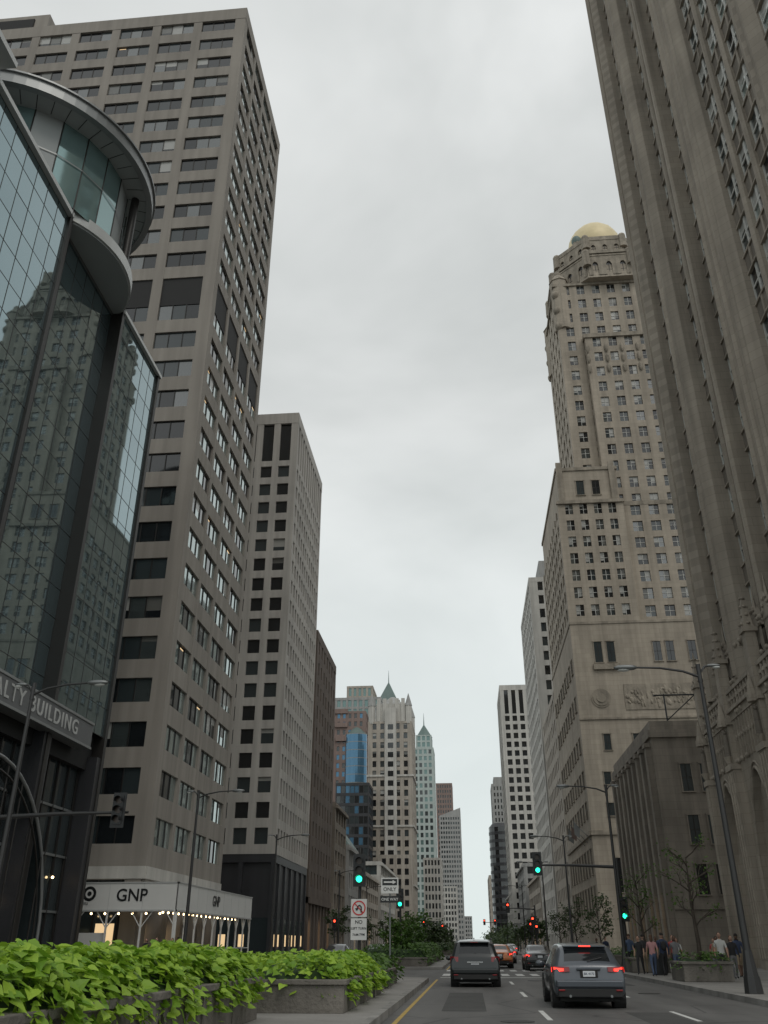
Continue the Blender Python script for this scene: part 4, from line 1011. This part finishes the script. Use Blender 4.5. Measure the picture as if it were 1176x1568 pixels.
    if not lite:
        B.text(tag,'cl_navy',(cx,cy+ty-.077,pz-.016),(math.radians(90),0,0),.075,ext=.001)
        tr=st[rg[1]]
        ytop=tr[0]*ys; zt=tr[3]*sc
        if kind!='sedan':
            rbox('spoiler',paint,-w*.60,w*.60,ytop-.12,ytop+.25,zt+.005,zt+.05,tx=.97,dz=.005)
            bx('spoiler','brake' if brake else 'tail',-.15,.15,ytop-.13,ytop-.122,zt+.015,zt+.04)
            y0=st[rg[0]][0]*ys; z0=st[rg[0]][3]*sc
            B.tube('wiper','black',[(0,y0+.03,z0+.05),(.38,y0+.13,z0+.13)],.012,5)
        B.add('antenna',paint,[(0,ytop+.45,1.0*H+.0),(.03,ytop+.62,H),(-.03,ytop+.62,H),(0,ytop+.62,H+.07)],[(0,1,3),(0,3,2),(1,2,3)])
        for s in (1,-1):
            B.ball('mirrors',paint,(s*(w+.10),yf-.75,.98*sc),.13,.07,.085,10,6); B.tube('mirrors','black',[(s*w*.93,yf-.72,.95*sc),(s*(w+.03),yf-.74,.95*sc)],.03,6)
            for yy in (1.75,2.75): bx('handles','chrome' if kind=='suv' else paint,s*w*.985-.02,s*w*.985+.02,yy,yy+.18,.84*sc,.87*sc)
            if kind=='suv': B.tube('roof_rails','black',[(s*w*.70,.8,H-.03),(s*w*.72,1.0,H+.03),(s*w*.72,2.4,H+.03),(s*w*.70,2.7,H-.06)],.02,6)
    for s in (1,-1): B.ball('headlights','headl' if rev else 'lampglass',(s*w*.68,(st[-1][0]-.12)*ys,.66*sc),.2,.13,.08,10,6)
    bx('grille','black',-w*.4,w*.4,(st[-1][0]-.05)*ys,(st[-1][0]+.01)*ys,.42,.6*sc)
    bx('under','blackm',-w*.8,w*.8,.3,L-.4,.16,.3)
    B.X=None
    B.done(bevel={'bumper':.03,'valance':.02,'spoiler':.015})
for n,c in (('skin',(.42,.26,.19)),('skin_dk',(.14,.08,.055)),('cl_black',(.02,.02,.022)),('cl_navy',(.03,.045,.09)),('cl_white',(.5,.5,.48)),('cl_grey',(.16,.16,.165)),('cl_red',(.35,.07,.07)),('cl_denim',(.07,.10,.17)),('cl_khaki',(.3,.24,.16)),('hair_dk',(.02,.015,.012)),('hair_br',(.09,.05,.03)),('cl_pink',(.42,.22,.22))):
    M[n]=plain(n,c,.8,var=.15,bscale=9)
def paint(n,c,r=.28,m=.35): M[n]=plain(n,c,r,metal=m,coat=.7)
paint('paint_graphite',(.075,.085,.10)); paint('paint_black',(.014,.017,.018)); paint('paint_orange',(.42,.13,.03)); paint('paint_silver',(.35,.36,.37)); paint('paint_white',(.6,.6,.6)); paint('paint_red',(.28,.02,.02)); paint('paint_blue',(.04,.06,.11))
car('grey_hatchback_car',2.95,25.0,4.3,1.86,1.50,'hatch','paint_graphite',brake=True)
car('black_suv',.1,37.0,4.6,1.92,1.64,'suv','paint_black',tag='Z31 886')
car('orange_taxi',1.9,66,4.7,1.84,1.48,'sedan','paint_orange',True,lite=True)
car('dark_sedan',4.2,60,4.7,1.85,1.45,'sedan','paint_black',True,lite=True)
car('silver_sedan',2.9,83,4.6,1.84,1.47,'sedan','paint_silver',True,lite=True)
car('dark_suv',-.1,90,4.7,1.9,1.7,'suv','paint_black',True,lite=True)
car('red_car',3.2,104,4.6,1.84,1.47,'sedan','paint_red',True,lite=True)
car('dark_suv',-.2,118,4.7,1.9,1.7,'suv','paint_blue',True,lite=True)
car('dark_sedan',3.3,135,4.6,1.84,1.47,'sedan','paint_black',True,lite=True)
for k,(xx,yy,p) in enumerate(((6.2,150,'paint_white'),(-.2,160,'paint_black'),(3.1,175,'paint_silver'),(0,200,'paint_blue'),(3.2,215,'paint_black'),(0,240,'paint_white'))): car('sedan_car',xx,yy,4.6,1.84,1.55,'sedan',p,True,lite=True)
for xx,yy,p in ((-10.2,70,'paint_black'),(-10.3,110,'paint_white'),(-13.6,130,'paint_black'),(-10,150,'paint_silver')): car('sedan_car',xx,yy,4.6,1.84,1.5,'sedan',p,rev=True,lite=True)

# ================================================================ PEOPLE
def person(x,y,hd,h,shirt,pants,hair,skin,st=.2,sleeve='long',long_hair=False,bag=None,shorts=False,zg=.14):
    s=h/1.75
    a=st
    P=[(0,0,.95,.15,.11),(0,.0,1.12,.135,.095),(0,0,1.33,.17,.11),(0,0,1.46,.085,.08),(0,.015,1.55,.055,.055),
       (.18,0,1.40,.062,.06),(.235,-a*.35,1.13,.046,.046),(.245,-a*.2+.06,.89,.031,.03),(.245,-a*.2+.1,.81,.038,.02),
       (-.18,0,1.40,.062,.06),(-.235,a*.35,1.13,.046,.046),(-.245,a*.5+.06,.90,.031,.03),(-.245,a*.55+.09,.82,.038,.02),
       (.09,0,.88,.10,.10),(.10,a*.7+.02,.50,.062,.065),(.10,a*1.0,.10,.042,.045),(.11,a*1.0+.17,.045,.042,.03),
       (-.09,0,.88,.10,.10),(-.10,-a*.35+.03,.50,.062,.065),(-.10,-a*1.15,.11,.042,.045),(-.11,-a*1.15+.16,.045,.042,.03)]
    Ed=[(0,1),(1,2),(2,3),(3,4),(2,5),(5,6),(6,7),(7,8),(2,9),(9,10),(10,11),(11,12),(0,13),(13,14),(14,15),(15,16),(0,17),(17,18),(18,19),(19,20)]
    me=bpy.data.meshes.new('sk'); me.from_pydata([(p[0]*s,p[1]*s,p[2]*s) for p in P],Ed,[]); o=bpy.data.objects.new('sk',me); col.objects.link(o)
    o.modifiers.new('Skin','SKIN')
    sv=me.skin_vertices[0].data
    for i,p in enumerate(P): sv[i].radius=(p[3]*s,p[4]*s); sv[i].use_root=(i==0)
    m=o.modifiers.new('sub','SUBSURF'); m.levels=m.render_levels=1
    dg=bpy.context.evaluated_depsgraph_get(); me2=bpy.data.meshes.new_from_object(o.evaluated_get(dg))
    bpy.data.objects.remove(o)
    X=Matrix.Translation((x,y,zg))@Matrix.Rotation(hd,4,'Z')
    B=Obj('pedestrian',(x,y,zg)); B.X=X
    groups={}
    for p in me2.polygons:
        c=p.center/s; ax=abs(c.x)
        if c.z<.085: mt='cl_black'
        elif ax>.2 and c.z<.86: mt=skin
        elif ax>.195 and c.z<1.2 and sleeve=='short': mt=skin
        elif ax>.195 and c.z>.8: mt=shirt
        elif c.z>1.49: mt=skin
        elif c.z>.93: mt=shirt
        elif shorts and c.z<.5: mt=skin
        else: mt=pants
        groups.setdefault(mt,[]).append(tuple(p.vertices))
    vs=[v.co.copy() for v in me2.vertices]
    pp=B._p('body')
    pp['v'].extend([tuple(X@v) for v in vs])
    for mt,fs in groups.items():
        pp['mats'].append(mt); mi=pp['mats'].index(mt)
        for f in fs: pp['f'].append(list(f)); pp['m'].append(mi); pp['smooth'].append(True)
    hz=1.645*s
    B.ball('head',skin,(0,.02*s,hz),.075*s,.095*s,.115*s,14,10)
    B.ball('head',hair,(0,-.005*s,hz+.025*s),.083*s,.098*s,.105*s,14,8,z0=-.15)
    if long_hair: B.ball('head',hair,(0,-.055*s,hz-.06*s),.08*s,.05*s,.17*s,10,8)
    B.tube('head',skin,[(0,.105*s,hz+.01*s),(0,.13*s,hz-.02*s)],[.008*s,.016*s],6)
    for q in (1,-1):
        B.ball('head','cl_black',(q*.03*s,.105*s,hz+.012*s),.011*s,.008*s,.007*s,6,4); B.ball('head',skin,(q*.077*s,.015*s,hz),.012*s,.02*s,.03*s,6,4)
    B.box('head','cl_red',-.022*s,.022*s,.102*s,.110*s,hz-.055*s,hz-.046*s)
    for q,w in ((1,P[8]),(-1,P[12])):
        for k in range(4):
            L=(.075,.085,.08,.062)[k]; bx=w[0]*s; by=(w[1]+.015-.02*k+.02)*s; bz=(w[2]-.01)*s
            B.tube('hands',skin,[(bx,by,bz),(bx-q*.006,by+.006,bz-L*s*.5),(bx-q*.022,by+.01,bz-L*s)],[.0095*s,.0085*s,.006*s],5)
        B.tube('hands',skin,[(w[0]*s,(w[1]+.03)*s,(w[2]+.03)*s),(w[0]*s-q*.01,(w[1]+.065)*s,(w[2]-.0)*s),(w[0]*s-q*.014,(w[1]+.07)*s,(w[2]-.03)*s)],[.012*s,.01*s,.007*s],5)
    if bag:
        B.ball('bag',bag,(0,-.17*s,1.22*s),.14*s,.09*s,.21*s,10,8)
        for q in (1,-1): B.tube('bag',bag,[(q*.1*s,-.13*s,1.36*s),(q*.12*s,.0,1.475*s),(q*.12*s,.12*s,1.36*s),(q*.11*s,.09*s,1.15*s)],.016*s,5)
    B.X=None; B.done()
pi=math.pi
person(8.35,45.4,0,1.72,'cl_pink','cl_denim','hair_br','skin',.22,'short',True)
person(8.95,45.9,0.1,1.80,'cl_navy','cl_black','hair_dk','skin',.18,bag='cl_black')
person(9.7,46.8,pi,1.68,'cl_grey','cl_denim','hair_dk','skin_dk',.25,'short',True)
person(8.6,49.0,0,1.76,'cl_black','cl_khaki','hair_dk','skin',.2)
person(10.3,50.2,pi,1.74,'cl_red','cl_black','hair_br','skin',.22)
person(10.6,42.0,pi*.95,1.78,'cl_white','cl_black','hair_dk','skin',.24,'short')
person(11.2,42.5,pi,1.66,'cl_black','cl_grey','hair_br','skin',.18,long_hair=True)
person(11.9,44.2,0,1.75,'cl_navy','cl_khaki','hair_dk','skin_dk',.26,shorts=True)
person(12.9,40.4,pi,1.8,'cl_grey','cl_black','hair_dk','skin',.2,bag='cl_navy')
person(9.8,57.5,0,1.72,'cl_white','cl_denim','hair_dk','skin',.2)
person(11.4,60.5,pi,1.75,'cl_black','cl_black','hair_dk','skin_dk',.2)
person(-19.5,62,0,1.75,'cl_navy','cl_black','hair_dk','skin',.2)
person(-20.3,60,pi,1.7,'cl_red','cl_denim','hair_br','skin',.2,long_hair=True)
cl=['cl_black','cl_navy','cl_white','cl_grey','cl_red','cl_khaki','cl_denim']
for (xx,yy) in ((8.2,48.0),(9.6,49.4),(10.1,48.3),(8.9,55),(10.6,54.2),(9.9,62),(8.7,67.5),(11,68),(10.2,74),(12.2,49),(12.8,52),(-18.3,57),(-21.5,61.5)):
    person(xx,yy,random.choice([0,pi,.3,pi-.3]),U(1.6,1.85),random.choice(cl),random.choice(['cl_black','cl_denim','cl_navy','cl_grey']),random.choice(['hair_dk','hair_br']),random.choice(['skin','skin','skin_dk']),U(.12,.28),random.choice(['long','short']),R()<.4,random.choice([None,None,'cl_black']))

# ================================================================ SKY, SUN, CAMERA
w=bpy.data.worlds.new('World'); scene.world=w; w.use_nodes=True; nt=w.node_tree; N=nt.nodes; L=nt.links
bg=N['Background']; bg.inputs['Strength'].default_value=.1
sky=N.new('ShaderNodeTexSky'); sky.sky_type='NISHITA'; sky.sun_disc=False; sky.sun_elevation=math.radians(52); sky.sun_rotation=math.radians(150); sky.dust_density=4
tc=N.new('ShaderNodeTexCoord')
mp=N.new('ShaderNodeMapping'); mp.inputs['Scale'].default_value=(1.0,1.0,2.0); mp.inputs['Rotation'].default_value=(.3,.2,.5); L.new(tc.outputs['Generated'],mp.inputs[0])
n1=N.new('ShaderNodeTexNoise'); n1.inputs['Scale'].default_value=1.7; n1.inputs['Detail'].default_value=5; n1.inputs['Roughness'].default_value=.5; n1.inputs['Distortion'].default_value=.4; L.new(mp.outputs[0],n1.inputs[0])
cr=N.new('ShaderNodeValToRGB'); cr.color_ramp.elements[0].position=.34; cr.color_ramp.elements[0].color=(.60,.625,.615,1); cr.color_ramp.elements[1].position=.62; cr.color_ramp.elements[1].color=(.84,.86,.85,1); L.new(n1.outputs['Fac'],cr.inputs[0])
sp=N.new('ShaderNodeSeparateXYZ'); L.new(tc.outputs['Generated'],sp.inputs[0])
mr=N.new('ShaderNodeMapRange'); mr.inputs[1].default_value=0.0; mr.inputs[2].default_value=.55; mr.inputs[3].default_value=.85; mr.inputs[4].default_value=0; L.new(sp.outputs[2],mr.inputs[0])
mx=N.new('ShaderNodeMix'); mx.data_type='RGBA'; L.new(mr.outputs[0],mx.inputs[0]); L.new(cr.outputs[0],mx.inputs[6]); mx.inputs[7].default_value=(.78,.87,.86,1)
sc=N.new('ShaderNodeVectorMath'); sc.operation='SCALE'; sc.inputs['Scale'].default_value=10; L.new(mx.outputs[2],sc.inputs[0])
m2=N.new('ShaderNodeMix'); m2.data_type='RGBA'; m2.inputs[0].default_value=.94; L.new(sky.outputs[0],m2.inputs[6]); L.new(sc.outputs[0],m2.inputs[7])
L.new(m2.outputs[2],bg.inputs['Color'])
sd=bpy.data.lights.new('sun','SUN'); sd.energy=.6; sd.angle=math.radians(25); sd.color=(1,.95,.88)
so=bpy.data.objects.new('sun',sd); col.objects.link(so)
el,az=math.radians(52),math.radians(150)
dv=Vector((math.sin(az)*math.cos(el),math.cos(az)*math.cos(el),math.sin(el)))
so.rotation_euler=dv.to_track_quat('Z','Y').to_euler()
cd=bpy.data.cameras.new('camera'); cam=bpy.data.objects.new('camera',cd); col.objects.link(cam); scene.camera=cam
cd.sensor_fit='VERTICAL'; cd.sensor_height=36; cd.lens=1300/1568*36; cd.clip_end=6000; cd.clip_start=.1
cam.location=(0,0,1.45); cam.rotation_euler=(math.radians(90+27),0,math.radians(5.25))
scene.view_settings.view_transform='Standard'; scene.view_settings.look='None'; scene.view_settings.exposure=0
print('DONE')
